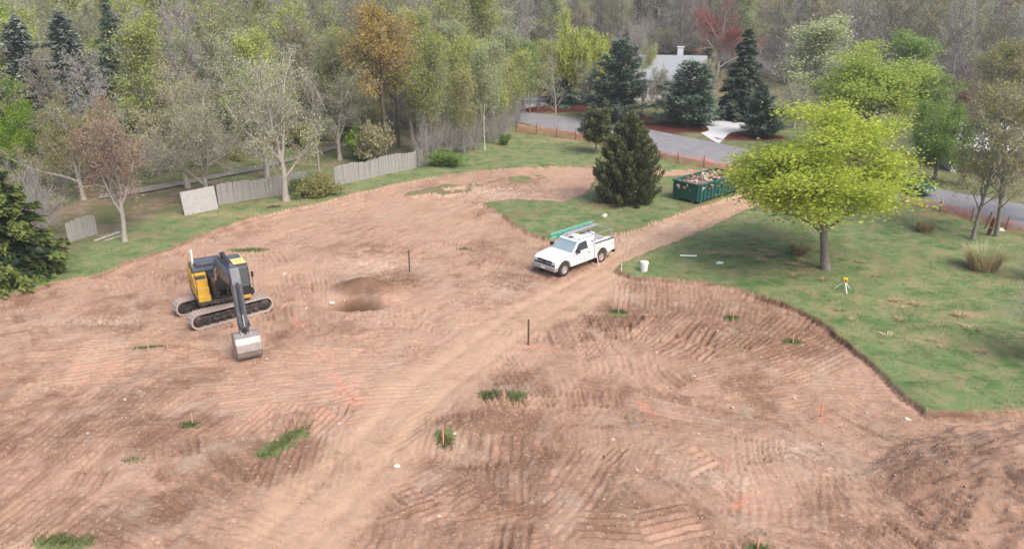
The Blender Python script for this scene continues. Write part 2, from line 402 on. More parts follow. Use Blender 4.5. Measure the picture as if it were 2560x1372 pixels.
def GP(px, py):
    """ground point under picture position, following the relief"""
    z = 0.0
    for _ in range(6): x, y = G(px, py, z); z = zat(x, y)
    return (x, y, z)

# --- what the soil is made of, and the pit's painted shade, as data for its material
fresh = np.exp(-(((XX - G(905, 722)[0]) / 1.6) ** 2 + ((YY - G(905, 720)[1]) / 1.1) ** 2 + 1.0 * fbm(XX, YY, 1.2, 3, k=51)) ** 2)
fresh = np.maximum(.68 * fresh, np.exp(-(((XX - G(886, 752)[0]) / 1.45) ** 2 + ((YY - G(886, 752)[1]) / .75) ** 2) ** 2))  # pit hollow: damp soil, darkened further for the shade inside it
fresh = np.maximum(fresh, .75 * np.exp(-((sd + .03) / .10) ** 2) * (1 - sstep(50, 56, YY)) * np.clip(.75 + 1.2 * fbm(XX, YY, 1.5, 3, k=61), 0, 1))   # topsoil in the cut face
moist = np.clip(.46 + .65 * fbm(XX, YY, 5, 4, .55, k=21) + .6 * streak, -.2, 1.2)
for (px, py, rx, ry, a) in [(2060, 850, 3, 2.4, .5), (1250, 1060, 2.6, 1.2, .35), (1350, 1130, .8, .35, .9), (400, 870, 1.5, .5, .4), (300, 1290, 2, 1.2, .35), (1590, 800, 2, .8, .25), (1240, 1240, 1.5, 1.5, .3), (1340, 610, 3, 1.5, .2)]:
    cx, cy = G(px, py); moist += a * np.exp(-(((XX - cx) / rx) ** 2 + ((YY - cy) / ry) ** 2))
spray = np.zeros(XX.shape)
for ln in [[(730, 790), (760, 815)], [(830, 905), (850, 960), (905, 1005)], [(880, 995), (935, 1010)], [(790, 1020), (840, 1035)], [(1600, 985), (1650, 1030)], [(1890, 1225), (1840, 1258)], [(1320, 860), (1400, 872)], [(2050, 1010), (2062, 1050)]]:
    spray = np.maximum(spray, np.where(near, np.exp(-(line_dist(np.where(near, XX, 0), np.where(near, YY, 0), GL(ln)) / .16) ** 2), 0))
spray *= np.clip(.4 + 1.3 * fbm(XX, YY, .35, 2, k=31), 0, 1) * .8
stubble = np.clip(1.6 * fbm(XX, YY, 3.5, 3, k=41) - .15, 0, 1) * .6
straw = np.zeros(XX.shape)
for (px, py, rx, ry) in [(1990, 1120, 1.6, .8), (1560, 600, 3, 1.2), (1640, 565, 4, 1.4), (1250, 480, 6, 2.5), (930, 660, 3, 1), (1270, 720, .7, 1.1), (250, 800, 3, .7), (1830, 1200, 1.2, .5)]:
    cx, cy = G(px, py); straw = np.maximum(straw, np.exp(-(((XX - cx) / rx) ** 2 + ((YY - cy) / ry) ** 2)))
soil = np.stack([road_w, np.clip(moist, 0, 1), spray, np.clip(fresh, 0, 1)], -1)
tufted = np.zeros(XX.shape)
for (px, py, rx, ry, a) in [(1546, 779, .65, .38, 1), (1830, 793, .5, .35, 1), (1981, 852, .65, .4, .7), (1225, 992, .6, .45, 1), (1292, 996, .55, .45, 1), (1113, 1097, .5, .42, 1), (474, 1062, .5, .3, .8), (370, 870, .9, .35, .6), (620, 626, 1.7, .5, .7), (160, 1350, 1.15, .38, 1), (1160, 622, .7, .4, .5), (1895, 1368, .7, .35, .6), (330, 1150, .6, .3, .4), (700, 1108, .75, .42, 1), (735, 1082, .75, .42, 1), (668, 1128, .6, .4, 1), (715, 700, .5, .3, .3), (820, 1020, .5, .2, .3)]:
    cx, cy = G(px, py); tufted = np.maximum(tufted, a * np.exp(-((((XX - cx) / rx) ** 2 + ((YY - cy) / ry) ** 2) * 1.2) ** 1.5))
soil2 = np.stack([stubble, straw, sstep(0, .2, mound), tufted], -1)
litter = np.clip(1 - sstep(-2.5, 1.0, sd_wood), 0, 1)
beyond = (sd_road > 0) & (YY > np.interp(XX, [p[0] for p in ROAD_F], [p[1] for p in ROAD_F]) - 1)
litter = np.where(beyond, np.maximum(litter, .55 + .5 * sstep(100, 125, YY)), litter)
green_p = np.zeros(XX.shape)
for (px, py, rx, ry) in [(420, 395, 5, 5), (690, 405, 6, 3), (560, 420, 5, 2.5), (640, 450, 7, 1.2), (880, 400, 5, 2), (350, 440, 5, 3), (2000, 330, 12, 8), (1500, 300, 6, 2), (760, 430, 4, 2)]:
    cx, cy = G(px, py); green_p = np.maximum(green_p, np.exp(-(((XX - cx) / rx) ** 2 + ((YY - cy) / ry) ** 2)))
mulch = np.zeros(XX.shape)
for (px, py, rx, ry) in [(1690, 322, 5.5, 4), (1370, 274, 8, 3.2), (1860, 345, 4.5, 2.6), (1560, 296, 5, 3)]:
    cx, cy = G(px, py); mulch = np.maximum(mulch, 1 - sstep(.75, 1.05, np.sqrt(((XX - cx) / rx) ** 2 + ((YY - cy) / ry) ** 2) + .3 * fbm(XX, YY, 2, 2)))
tan_p = np.zeros(XX.shape)
for (px, py, rx, ry) in [(1920, 640, .9, .35), (1990, 665, .8, .3), (2260, 770, 1.6, .8), (2100, 790, .8, .4), (2300, 860, 1.4, .7), (1990, 690, 1, .3), (2400, 800, 1.5, .6), (1440, 355, 5, 1.2), (1560, 372, 5, 1.2), (2420, 545, 6, 1.0), (1800, 640, 1.5, .3), (2180, 690, 1, .3), (1600, 655, 1, .4), (680, 515, 4, .8), (1530, 470, 3, 2), (560, 545, 5, 1.2)]:
    cx, cy = G(px, py); tan_p = np.maximum(tan_p, np.exp(-(((XX - cx) / rx) ** 2 + ((YY - cy) / ry) ** 2)))
turf = np.stack([np.clip(litter * (1 - .85 * green_p), 0, 1), np.clip(tan_p, 0, 1), mulch, np.maximum(np.clip(1 - sstep(.0, .3, sd), 0, 1) * .8, np.where(sd_near(ISL1) < .5, np.clip(2.6 * fbm(XX, YY, 3.5, 4, .6, k=25) - .1, 0, .9), 0))], -1)

def earth_material():
    m = bpy.data.materials.new('bare_earth'); nt = nodes(m)
    out = N(nt, 'ShaderNodeOutputMaterial'); b = N(nt, 'ShaderNodeBsdfPrincipled'); tc = N(nt, 'ShaderNodeTexCoord').outputs['Object']
    a1 = N(nt, 'ShaderNodeAttribute', attribute_name='soil'); a2 = N(nt, 'ShaderNodeAttribute', attribute_name='soil2')
    s1 = N(nt, 'ShaderNodeSeparateColor'); nt.links.new(a1.outputs['Color'], s1.inputs[0])
    s2 = N(nt, 'ShaderNodeSeparateColor'); nt.links.new(a2.outputs['Color'], s2.inputs[0])
    dry, wet = (.43, .275, .20), (.205, .117, .078)
    n_m = noise(nt, .9, 6, .68, tc); n_f = noise(nt, 7, 6, .72, tc); n_c = noise(nt, 2.6, 4, .6, tc, 1.5)
    f = mth(nt, 'ADD', mth(nt, 'MULTIPLY', s1.outputs[1], .62), mth(nt, 'MULTIPLY', n_m, .62))
    col = mixc(nt, dry, wet, ramp(nt, f, .38, .92))
    col = mixc(nt, col, (.36, .20, .125), mth(nt, 'MULTIPLY', ramp(nt, n_c, .52, .72), .45))           # redder subsoil
    col = mixc(nt, col, (.40, .33, .265), mth(nt, 'MULTIPLY', ramp(nt, noise(nt, .5, 5, .6, tc, .8), .5, .7), .45))   # grey ashy crust
    col = mixc(nt, col, (.52, .385, .30), mth(nt, 'MULTIPLY', ramp(nt, n_f, .52, .66), .55))            # pale dry crumbs
    col = mixc(nt, col, (.52, .35, .24), mth(nt, 'MULTIPLY', mth(nt, 'MULTIPLY', s1.outputs[0], ramp(nt, noise(nt, 1.3, 5, .7, tc), .2, .58)), .75))                      # packed wheel track
    col = mixc(nt, col, (.15, .095, .07), mth(nt, 'MULTIPLY', ramp(nt, noise(nt, 11, 5, .75, tc, .5), .54, .66), .30))            # damp clods
    col = mixc(nt, col, (.22, .19, .10), mth(nt, 'MULTIPLY', mth(nt, 'MULTIPLY', s2.outputs[0], ramp(nt, noise(nt, 5, 5, .7, tc), .45, .65)), .6))  # torn roots and turf
    col = mixc(nt, col, (.60, .48, .38), mth(nt, 'MULTIPLY', mth(nt, 'MULTIPLY', s2.outputs[1], ramp(nt, noise(nt, 3, 5, .7, tc, 1), .4, .62)), .6))
    col = mixc(nt, col, (.24, .155, .11), mth(nt, 'MULTIPLY', s2.outputs[2], .35))                      # heaped topsoil
    col = mixc(nt, col, (.085, .045, .026), mth(nt, 'MULTIPLY', a1.outputs['Alpha'], .92))               # freshly dug; the pit also carries its shade in this colour
    col = mixc(nt, col, (.15, .17, .07), ramp(nt, mth(nt, 'ADD', a2.outputs['Alpha'], mth(nt, 'MULTIPLY', noise(nt, 6, 4, .7, tc), .5)), .5, .85))  # standing turf
    col = mixc(nt, col, (.72, .19, .10), mth(nt, 'MULTIPLY', s1.outputs[2], .42))                        # marking paint
    nt.links.new(col, b.inputs['Base Color']); b.inputs['Roughness'].default_value = .95; b.inputs['Specular IOR Level'].default_value = .12
    bp = N(nt, 'ShaderNodeBump'); bp.inputs['Strength'].default_value = .8; bp.inputs['Distance'].default_value = .06
    nt.links.new(noise(nt, 6, 8, .72, tc), bp.inputs['Height']); nt.links.new(bp.outputs[0], b.inputs['Normal'])
    nt.links.new(b.outputs[0], out.inputs[0]); return m
def turf_material():
    m = bpy.data.materials.new('turf'); nt = nodes(m)
    out = N(nt, 'ShaderNodeOutputMaterial'); b = N(nt, 'ShaderNodeBsdfPrincipled'); tc = N(nt, 'ShaderNodeTexCoord').outputs['Object']
    a1 = N(nt, 'ShaderNodeAttribute', attribute_name='turf'); s = N(nt, 'ShaderNodeSeparateColor'); nt.links.new(a1.outputs['Color'], s.inputs[0])
    g = mixc(nt, (.085, .165, .055), (.17, .25, .10), ramp(nt, noise(nt, .6, 6, .65, tc), .35, .65))
    g = mixc(nt, g, (.055, .12, .03), mth(nt, 'MULTIPLY', ramp(nt, noise(nt, 1.7, 5, .6, tc, .6), .52, .68), .7))
    g = mixc(nt, g, (.29, .255, .14), mth(nt, 'MULTIPLY', ramp(nt, noise(nt, .9, 8, .78, tc, .4), .40, .64), .85))
    g = mixc(nt, g, (.25, .21, .12), mth(nt, 'MULTIPLY', ramp(nt, noise(nt, .28, 6, .7, tc, .6), .52, .68), .45))
    g = mixc(nt, g, (.40, .30, .17), mth(nt, 'MULTIPLY', mth(nt, 'MULTIPLY', s.outputs[1], ramp(nt, noise(nt, 2.5, 4, .7, tc), .35, .6)), .8))
    lit = mixc(nt, (.17, .125, .085), (.27, .215, .15), ramp(nt, noise(nt, 1.2, 7, .75, tc), .35, .65))
    lit = mixc(nt, lit, (.10, .13, .05), mth(nt, 'MULTIPLY', ramp(nt, noise(nt, .35, 5, .65, tc), .40, .58), .75))
    col = mixc(nt, g, lit, s.outputs[0])
    col = mixc(nt, col, mixc(nt, (.085, .022, .016), (.14, .045, .03), noise(nt, 5, 5, .7, tc)), s.outputs[2])
    col = mixc(nt, col, (.24, .15, .095), mth(nt, 'MULTIPLY', a1.outputs['Alpha'], ramp(nt, noise(nt, 4, 4, .7, tc), .35, .6)))
    nt.links.new(col, b.inputs['Base Color']); b.inputs['Roughness'].default_value = .9; b.inputs['Specular IOR Level'].default_value = .1
    bp = N(nt, 'ShaderNodeBump'); bp.inputs['Strength'].default_value = .9; bp.inputs['Distance'].default_value = .07
    nt.links.new(noise(nt, 9, 7, .75, tc), bp.inputs['Height']); nt.links.new(bp.outputs[0], b.inputs['Normal'])
    nt.links.new(b.outputs[0], out.inputs[0]); return m
EARTH, TURF = earth_material(), turf_material()
nx, ny = len(gx), len(gy)
ii, jj = np.meshgrid(np.arange(nx - 1), np.arange(ny - 1), indexing='ij')
quad = np.stack([ii * ny + jj, (ii + 1) * ny + jj, (ii + 1) * ny + jj + 1, ii * ny + jj + 1], -1).reshape(-1, 4)
def fmean(a): return ((a[:-1, :-1] + a[1:, :-1] + a[1:, 1:] + a[:-1, 1:]) / 4).ravel()
f_sd, f_m, f_w = fmean(sd), fmean(mound), fmean(sd_wood)
cls = np.where(f_m > .02, 1, np.where(f_sd < .03, 0, np.where((f_w < 0) | (fmean(YY) > 110) | (fmean(np.where(beyond, 1., 0.)) > .5), 3, 2)))
V = np.stack([XX, YY, H], -1).reshape(-1, 3)
for k, (nm, mt) in enumerate([('bare_earth', EARTH), ('soil_mound', EARTH), ('lawn', TURF), ('woodland_floor', TURF)]):
    q = quad[cls == k]; used, inv = np.unique(q, return_inverse=True)
    at = {'soil': soil.reshape(-1, 4)[used], 'soil2': soil2.reshape(-1, 4)[used]} if mt is EARTH else {'turf': turf.reshape(-1, 4)[used]}
    o = obj(nm, arr_mesh(nm, V[used], quads=inv.reshape(-1, 4), mats=[mt], smooth=True, attrs=at)); tag(o, kind='structure')

# --- road, paths, driveways
def strip(name, A, B, z, mat, n=4):
    A, B = [np.array(p) for p in A], [np.array(p) for p in B]
    k = 120
    def res(P):
        P = np.array(P); s = np.r_[0, np.cumsum(np.linalg.norm(np.diff(P, axis=0), axis=1))]; t = np.linspace(0, s[-1], k)
        return np.stack([np.interp(t, s, P[:, 0]), np.interp(t, s, P[:, 1])], -1)
    A, B = res(A), res(B); vs, q = [], []
    for j in range(n + 1):
        P = A + (B - A) * j / n
        zz = np.array([(z if not callable(z) else z(p[0], p[1])) for p in P]); vs.append(np.c_[P, zz])
    for j in range(n):
        for i in range(k - 1): q.append((j * k + i, (j + 1) * k + i, (j + 1) * k + i + 1, j * k + i + 1))
    o = obj(name, arr_mesh(name, np.concatenate(vs), quads=q, mats=[mat], smooth=True)); return tag(o, kind='structure')
def ground_mat(name, c1, c2, scale=3, bumpd=.01, c3=None):
    m = bpy.data.materials.new(name); nt = nodes(m); MATS[name] = m
    out = N(nt, 'ShaderNodeOutputMaterial'); b = N(nt, 'ShaderNodeBsdfPrincipled'); tc = N(nt, 'ShaderNodeTexCoord').outputs['Object']
    col = mixc(nt, c1, c2, ramp(nt, noise(nt, scale * .2, 6, .7, tc), .35, .65))
    col = mixc(nt, col, c3 or tuple(c * .7 for c in c1), mth(nt, 'MULTIPLY', ramp(nt, noise(nt, scale * 3, 5, .75, tc), .5, .7), .5))
    nt.links.new(col, b.inputs['Base Color']); b.inputs['Roughness'].default_value = .85
    bp = N(nt, 'ShaderNodeBump'); bp.inputs['Strength'].default_value = .5; bp.inputs['Distance'].default_value = bumpd
    nt.links.new(noise(nt, scale * 14, 4, .7, tc), bp.inputs['Height']); nt.links.new(bp.outputs[0], b.inputs['Normal'])
    nt.links.new(b.outputs[0], out.inputs[0]); return m
ASPH = ground_mat('asphalt', (.22, .215, .235), (.27, .265, .285))
CONC = ground_mat('concrete_apron', (.56, .56, .58), (.63, .63, .65), c3=(.46, .46, .46))
GRAV = ground_mat('gravel_path', (.20, .175, .16), (.29, .255, .24), 5, .03)
strip('road', ROAD_N, ROAD_F, .03, ASPH)
def poly_sheet(name, pts, z, mat, dense=1.0):
    bm = bmesh.new(); bm.faces.new([bm.verts.new((x, y, (z if not callable(z) else z(x, y)))) for x, y in pts])
    bmesh.ops.triangulate(bm, faces=bm.faces[:]); me = bpy.data.meshes.new(name); bm.to_mesh(me); bm.free()
    r = obj(name, me, mat=mat); return tag(r, kind='structure')
def slab(name, pts, z0, z1, mat):
    bm = bmesh.new(); f = bm.faces.new([bm.verts.new((x, y, z0)) for x, y in pts]); f.normal_update()
    r = bmesh.ops.extrude_face_region(bm, geom=[f])
    for w in [g for g in r['geom'] if isinstance(g, bmesh.types.BMVert)]: w.co.z = max(zat(w.co.x, w.co.y), -.02) + z1
    bmesh.ops.recalc_face_normals(bm, faces=bm.faces[:])
    me = bpy.data.meshes.new(name); bm.to_mesh(me); bm.free(); return tag(obj(name, me, mat=mat), kind='structure')
slab('driveway_apron', smooth_line(GL([(1752, 338), (1772, 330), (1750, 306), (1766, 293), (1800, 300), (1838, 310), (1880, 318), (1862, 330), (1826, 338), (1800, 358), (1776, 352)]), 4), -.3, .09, CONC)
slab('driveway', smooth_line(GL([(1262, 266), (1300, 258), (1380, 252), (1445, 247), (1442, 261), (1370, 266), (1292, 277)]), 4), -.3, .34, CONC)
PTH = smooth_line(GL([(250, 500), (400, 476), (520, 452), (640, 428), (740, 402), (850, 372), (900, 360)]), 5)
PA = [(p[0] - .2, p[1] + .9 + .25 * math.sin(p[0])) for p in PTH]; PB = [(p[0] + .2, p[1] - .9 + .2 * math.sin(p[0] * 1.7)) for p in PTH]
strip('path', PA, PB, lambda x, y: zat(x, y) + .10, GRAV)
# ================================================================== TREES
def unit(v): return v / (np.linalg.norm(v, axis=-1, keepdims=True) + 1e-9)
def tubes(P, Rr, k):
    """P (n,m,3) polylines with radii Rr (n,m) -> verts, quads"""
    n, m, _ = P.shape
    T = np.empty_like(P); T[:, 1:-1] = P[:, 2:] - P[:, :-2]; T[:, 0] = P[:, 1] - P[:, 0]; T[:, -1] = P[:, -1] - P[:, -2]; T = unit(T)
    ref = np.where(np.abs(T[..., 2:3]) > .8, np.array([1., 0, 0]), np.array([0, 0, 1.])); A = unit(np.cross(T, ref)); B = np.cross(T, A)
    th = np.arange(k) * 2 * math.pi / k
    Vv = P[:, :, None, :] + Rr[:, :, None, None] * (A[:, :, None, :] * np.cos(th)[None, None, :, None] + B[:, :, None, :] * np.sin(th)[None, None, :, None])
    i = np.arange(n)[:, None, None] * m * k + np.arange(m - 1)[None, :, None] * k; c = np.arange(k)[None, None, :]; c2 = (c + 1) % k
    q = np.stack(np.broadcast_arrays(i + c, i + c2, i + k + c2, i + k + c), -1).reshape(-1, 4)
    return Vv.reshape(-1, 3), q
def grow(rg, H, r0, levels, stems=1, lean=(0, 0), spread=0.0, trunk=1.0):
    """returns per level: polylines, radii"""
    n = stems; start = np.zeros((n, 3)); start[:, :2] = rg.normal(0, .12 * (n > 1), (n, 2)) * H * .12
    D = np.tile(np.array([lean[0], lean[1], 1.]), (n, 1)); D[:, :2] += rg.normal(0, 1, (n, 2)) * spread; D = unit(D)
    Ln = H * trunk * (1 - .25 * rg.random(n) * (n > 1)); Rd = np.full(n, r0); out = []
    for L, s in enumerate(levels):
        ns = s['seg']; P = np.empty((len(start), ns + 1, 3)); P[:, 0] = start; d = D.copy(); dirs = np.empty((len(start), ns, 3))
        for k in range(ns):
            d = unit(d + rg.normal(0, s['wob'], d.shape) + np.array([0, 0, s['up']])); dirs[:, k] = d
            P[:, k + 1] = P[:, k] + d * (Ln / ns)[:, None]
        tt = np.linspace(0, 1, ns + 1); Rr = Rd[:, None] * (1 - (1 - s['tap']) * tt[None, :])
        if L == 0: Rr[:, 0] *= 1.3
        out.append((P, Rr))
        if L == len(levels) - 1: break
        c = s['kids']; nb = len(start)
        t = s['t0'] + (1 - s['t0']) * (np.tile(np.arange(c), (nb, 1)) + rg.random((nb, c))) / c
        seg = np.minimum((t * ns).astype(int), ns - 1); fr = t * ns - seg; bi = np.arange(nb)[:, None]
        S = P[bi, seg] * (1 - fr)[..., None] + P[bi, seg + 1] * fr[..., None]; pd = dirs[bi, seg]
        rp = Rr[bi, seg] * (1 - fr) + Rr[bi, seg + 1] * fr
        az = rg.random((nb, c)) * 2 * math.pi if L else (np.arange(c)[None, :] * 2.4 + rg.normal(0, .4, (nb, c)))
        ref = np.where(np.abs(pd[..., 2:3]) > .9, np.array([1., 0, 0]), np.array([0, 0, 1.])); a = unit(np.cross(pd, ref)); b = np.cross(pd, a)
        an = s['ang'] + rg.normal(0, s['angv'], (nb, c)); an = an * (1 - s.get('tipnarrow', 0) * t)
        D = unit(pd * np.cos(an)[..., None] + (a * np.cos(az)[..., None] + b * np.sin(az)[..., None]) * np.sin(an)[..., None]).reshape(-1, 3)
        Ln = ((Ln[:, None] * s['len']) * s['shape'](t) * rg.uniform(*s.get('var', (.7, 1.25)), (nb, c))).reshape(-1)
        Rd = np.minimum(rp * s['rr'], rp * .9).reshape(-1); start = S.reshape(-1, 3)
    return out
def leaf_quads(rg, Cn, size, flat=.0, aspect=.7, droop=0.0):
    """a folded leaf-clump face at every centre"""
    n = len(Cn); a = unit(rg.normal(0, 1, (n, 3))); a[:, 2] = a[:, 2] * (1 - flat) - droop; a = unit(a)
    b = unit(np.cross(a, unit(rg.normal(0, 1, (n, 3))))); s = size * rg.uniform(.6, 1.35, n)[:, None]
    w = s * aspect
    Vv = np.stack([Cn - a * s * .5, Cn + b * w * .5 + a * s * .05, Cn + a * s * .55, Cn - b * w * .5 + a * s * .05], 1)
    return Vv.reshape(-1, 3), np.arange(n * 4).reshape(-1, 4)
def crown_points(rg, lv, n, spread, clump=1, tmin=.2, holes=None):
    if not np.isscalar(spread): tmin = .85
    P, _ = lv; m = P.shape[1]
    nc = max(1, n // clump); b = rg.integers(0, len(P), nc); t = rg.uniform(tmin, 1, nc) * (m - 1); s = np.minimum(t.astype(int), m - 2); f = (t - s)[:, None]
    c = P[b, s] * (1 - f) + P[b, s + 1] * f
    if holes:
        k_, th = holes; q = k_ * c; f_ = np.sin(q[:, 0] + 1.3 * np.sin(q[:, 1] * .7)) * np.sin(q[:, 1] + 1.1 * np.sin(q[:, 2] * .8)) + np.sin(q[:, 2] * 1.2 + np.sin(q[:, 0])); c = c[f_ > th]; nc = len(c)
    c = np.repeat(c, clump, 0); tint = np.repeat(rg.random(nc), clump)
    return c + rg.normal(0, 1, c.shape) * np.asarray(spread), tint
def tree_meshes(key, rg, H, r0, levels, leaves=0, leaf=.14, spread=.18, clump=6, trunk_lv=3, bark=None, twig=None, leafm=None, sides=(7, 5, 4, 3, 3), flat=0.2, droop=0.0, aspect=.7, clip=0, holes=None, minr=0.0, **kw):
    lv = grow(rg, H, r0, levels, **kw)
    if clip:
        r97 = np.percentile(np.hypot(*lv[-1][0][..., :2].reshape(-1, 2).T), 95) * clip
        lv = [lv[0]] + [(P[k], Rr[k]) for P, Rr in lv[1:] for k in [np.hypot(P[:, -1, 0], P[:, -1, 1]) < r97]]
    lv = [(P, np.maximum(Rr, minr)) for P, Rr in lv]
    vs, qs, o = [], [], 0
    for L in range(min(trunk_lv, len(lv))):
        v, q = tubes(*lv[L], sides[L]); vs.append(v); qs.append(q + o); o += len(v)
    tm = arr_mesh(key + '_trunk', np.concatenate(vs), quads=np.concatenate(qs), mats=[bark], smooth=True)
    vs, qs, ti, mi, o = [], [], [], [], 0
    for L in range(trunk_lv, len(lv)):
        v, q = tubes(*lv[L], 3); vs.append(v); qs.append(q + o); o += len(v); ti.append(np.full(len(v), .5)); mi.append(np.zeros(len(q)))
    if leaves:
        c, tint = crown_points(rg, lv[-1], leaves, spread, clump, holes=holes)
        v, q = leaf_quads(rg, c, leaf, flat, aspect, droop); vs.append(v); qs.append(q + o)
        hz = c[:, 2]; k = np.clip(.55 * tint + .45 * rg.random(len(c)), 0, 1)
        ti.append(np.repeat(k, 4)); mi.append(np.ones(len(q)))
    cm = arr_mesh(key + '_crown', np.concatenate(vs), quads=np.concatenate(qs), mats=[twig or bark, leafm or bark], mat_idx=np.concatenate(mi), attrs={'tint': np.concatenate(ti)})
    return tm, cm
flatf = lambda t: np.ones_like(t)
cone = lambda t: 1.15 - .75 * t
dome = lambda t: np.sqrt(np.clip(1 - ((t - .35) / .75) ** 2, .08, 1))
def L_(seg, wob, up, tap, kids=0, t0=.2, ang=.8, angv=.15, ln=.4, shape=flatf, rr=.55, tip=0): return dict(seg=seg, wob=wob, up=up, tap=tap, kids=kids, t0=t0, ang=ang, angv=angv, len=ln, shape=shape, rr=rr, tipnarrow=tip)

# barks and foliage
B_GREY = barkmat('bark_grey', (.17, .15, .135), (.26, .235, .215)); B_PALE = barkmat('bark_pale', (.29, .265, .235), (.40, .375, .34)); B_DARK = barkmat('bark_dark', (.075, .062, .05), (.13, .11, .09))
B_BIRCH = barkmat('bark_birch', (.60, .57, .53), (.42, .39, .36), 6); B_TWIG = barkmat('twig_grey', (.30, .265, .235), (.40, .36, .325)); B_TWIGR = barkmat('twig_rosy', (.30, .215, .18), (.38, .285, .245)); B_TWIGP = barkmat('twig_lavender', (.35, .32, .335), (.45, .415, .43))
LF = {'maple': leafmat('leaf_maple', (.30, .40, .05), (.60, .65, .13), .5), 'maple2': leafmat('leaf_maple_second', (.40, .53, .09), (.62, .72, .18), .5), 'yellow': leafmat('leaf_yellowgreen', (.35, .42, .10), (.52, .56, .19), .45),
      'green': leafmat('leaf_green', (.17, .29, .06), (.29, .41, .11), .45), 'olive': leafmat('leaf_olive', (.30, .305, .11), (.44, .42, .18), .4), 'orange': leafmat('leaf_orange', (.33, .23, .07), (.44, .34, .11), .4), 'rosy': leafmat('leaf_rosy', (.37, .27, .19), (.46, .37, .28), .35),
      'red': leafmat('leaf_red', (.30, .07, .065), (.44, .14, .13), .35), 'purple': leafmat('leaf_purple', (.13, .04, .055), (.22, .08, .09), .3), 'willow': leafmat('leaf_willow', (.40, .46, .09), (.58, .62, .18), .45), 'cream': leafmat('leaf_cream', (.42, .40, .22), (.58, .54, .35), .4),
      'sage': leafmat('leaf_sage', (.38, .45, .22), (.54, .59, .35), .45), 'bright': leafmat('leaf_bright', (.16, .30, .03), (.28, .42, .05), .4), 'blossom': leafmat('blossom', (.55, .53, .47), (.72, .70, .64), .3),
      'pine': leafmat('needle_pine', (.07, .125, .085), (.19, .27, .19), .2), 'spruce': leafmat('needle_spruce', (.026, .046, .028), (.10, .135, .08), .1), 'bluespruce': leafmat('needle_bluegreen', (.15, .19, .165), (.30, .34, .30), .15),
      'spruce_tip': leafmat('needle_tipped', (.014, .032, .014), (.14, .175, .04), .1), 'yew': leafmat('needle_yew', (.06, .08, .03), (.22, .235, .10), .2), 'grass': leafmat('grass_blades', (.13, .17, .06), (.25, .28, .125), .4), 'drygrass': leafmat('dry_grass', (.44, .28, .19), (.58, .44, .31), .35)}

SP_FOREST = [L_(9, .06, .02, .2, 26, .2, .95, .18, .36, dome, .42, .4), L_(5, .15, .06, .3, 9, .2, .75, .2, .45, cone, .5), L_(3, .2, .03, .35, 5, .15, .75, .25, .5, cone, .5), L_(2, .2, .02, .5, 2, .1, .7, .3, .6, flatf, .6), L_(1, .1, 0, .6)]
SP_SPREAD = [L_(6, .08, .0, .55, 9, .35, .75, .15, 1.25, flatf, .62, .2), L_(6, .16, .04, .3, 9, .2, .8, .2, .42, cone, .5), L_(4, .2, .02, .35, 7, .15, .8, .25, .5, cone, .5), L_(3, .2, .02, .5, 5, .1, .75, .3, .55, flatf, .6), L_(1, .1, 0, .6)]
SP_MAPLE = [L_(5, .03, .0, .6, 16, .44, 1.12, .12, 1.05, flatf, .55, .74), L_(6, .12, .07, .25, 9, .2, .75, .2, .42, cone, .5), L_(4, .18, .02, .3, 6, .15, .8, .25, .5, cone, .5), L_(3, .2, .0, .4)]
SP_MAPLE[0]['var'] = (.9, 1.08)
SP_SLIM = [L_(9, .07, .02, .2, 24, .26, .8, .2, .33, dome, .4, .3), L_(4, .16, .06, .3, 8, .2, .7, .2, .45, cone, .5), L_(3, .2, .03, .35, 5, .15, .75, .25, .55, cone, .5), L_(1, .2, .02, .5, 2, .1, .7, .3, .6, flatf, .6), L_(1, .1, 0, .6)]
SP_BUSH = [L_(5, .15, .03, .3, 7, .15, .6, .2, .5, flatf, .6), L_(4, .2, .05, .3, 6, .15, .7, .25, .5, cone, .6), L_(2, .2, .02, .4, 4, .1, .7, .3, .55, flatf, .6), L_(1, .1, 0, .6)]
def dec(key, seed, H, r0, sp, **kw): return tree_meshes(key, np.random.default_rng(seed), H, r0, sp, **kw)
T = {}
T['bare_a'] = dec('bare_a', 1, 15, .24, SP_FOREST, minr=.018, leaves=700, leaf=.2, clump=4, spread=.3, bark=B_GREY, twig=B_TWIGP, leafm=LF['sage'])
T['bare_b'] = dec('bare_b', 2, 15, .22, SP_FOREST, minr=.018, leaves=4500, leaf=.21, clump=5, spread=.4, bark=B_GREY, twig=B_TWIG, leafm=LF['yellow'])
T['leafy_a'] = dec('leafy_a', 3, 15, .24, SP_FOREST, minr=.018, leaves=9000, leaf=.23, clump=7, spread=.42, bark=B_GREY, twig=B_TWIG, leafm=LF['yellow'])
T['leafy_b'] = dec('leafy_b', 4, 14, .22, SP_SLIM, minr=.018, leaves=8500, leaf=.23, clump=7, spread=.45, bark=B_GREY, twig=B_TWIG, leafm=LF['olive'])
T['spread_bare'] = dec('spread_bare', 5, 4.2, .24, SP_SPREAD, minr=.012, leaves=6000, leaf=.10, clump=4, spread=.3, bark=B_PALE, twig=B_TWIG, leafm=LF['sage'], trunk_lv=3)
T['spread_bud'] = dec('spread_bud', 6, 4.0, .22, SP_SPREAD, minr=.010, leaves=9000, leaf=.12, clump=6, spread=.25, bark=B_PALE, twig=B_TWIGR, leafm=LF['rosy'])
T['spread_leaf'] = dec('spread_leaf', 7, 4.2, .24, SP_SPREAD, leaves=22000, leaf=.20, clump=10, spread=.38, bark=B_GREY, twig=B_TWIG, leafm=LF['green'])
T['oak'] = dec('oak', 8, 16, .36, [L_(9, .04, .02, .3, 20, .45, .95, .15, .33, dome, .5, .3)] + SP_FOREST[1:], minr=.018, leaves=10000, leaf=.23, clump=7, spread=.45, bark=B_DARK, twig=B_TWIG, leafm=LF['orange'])
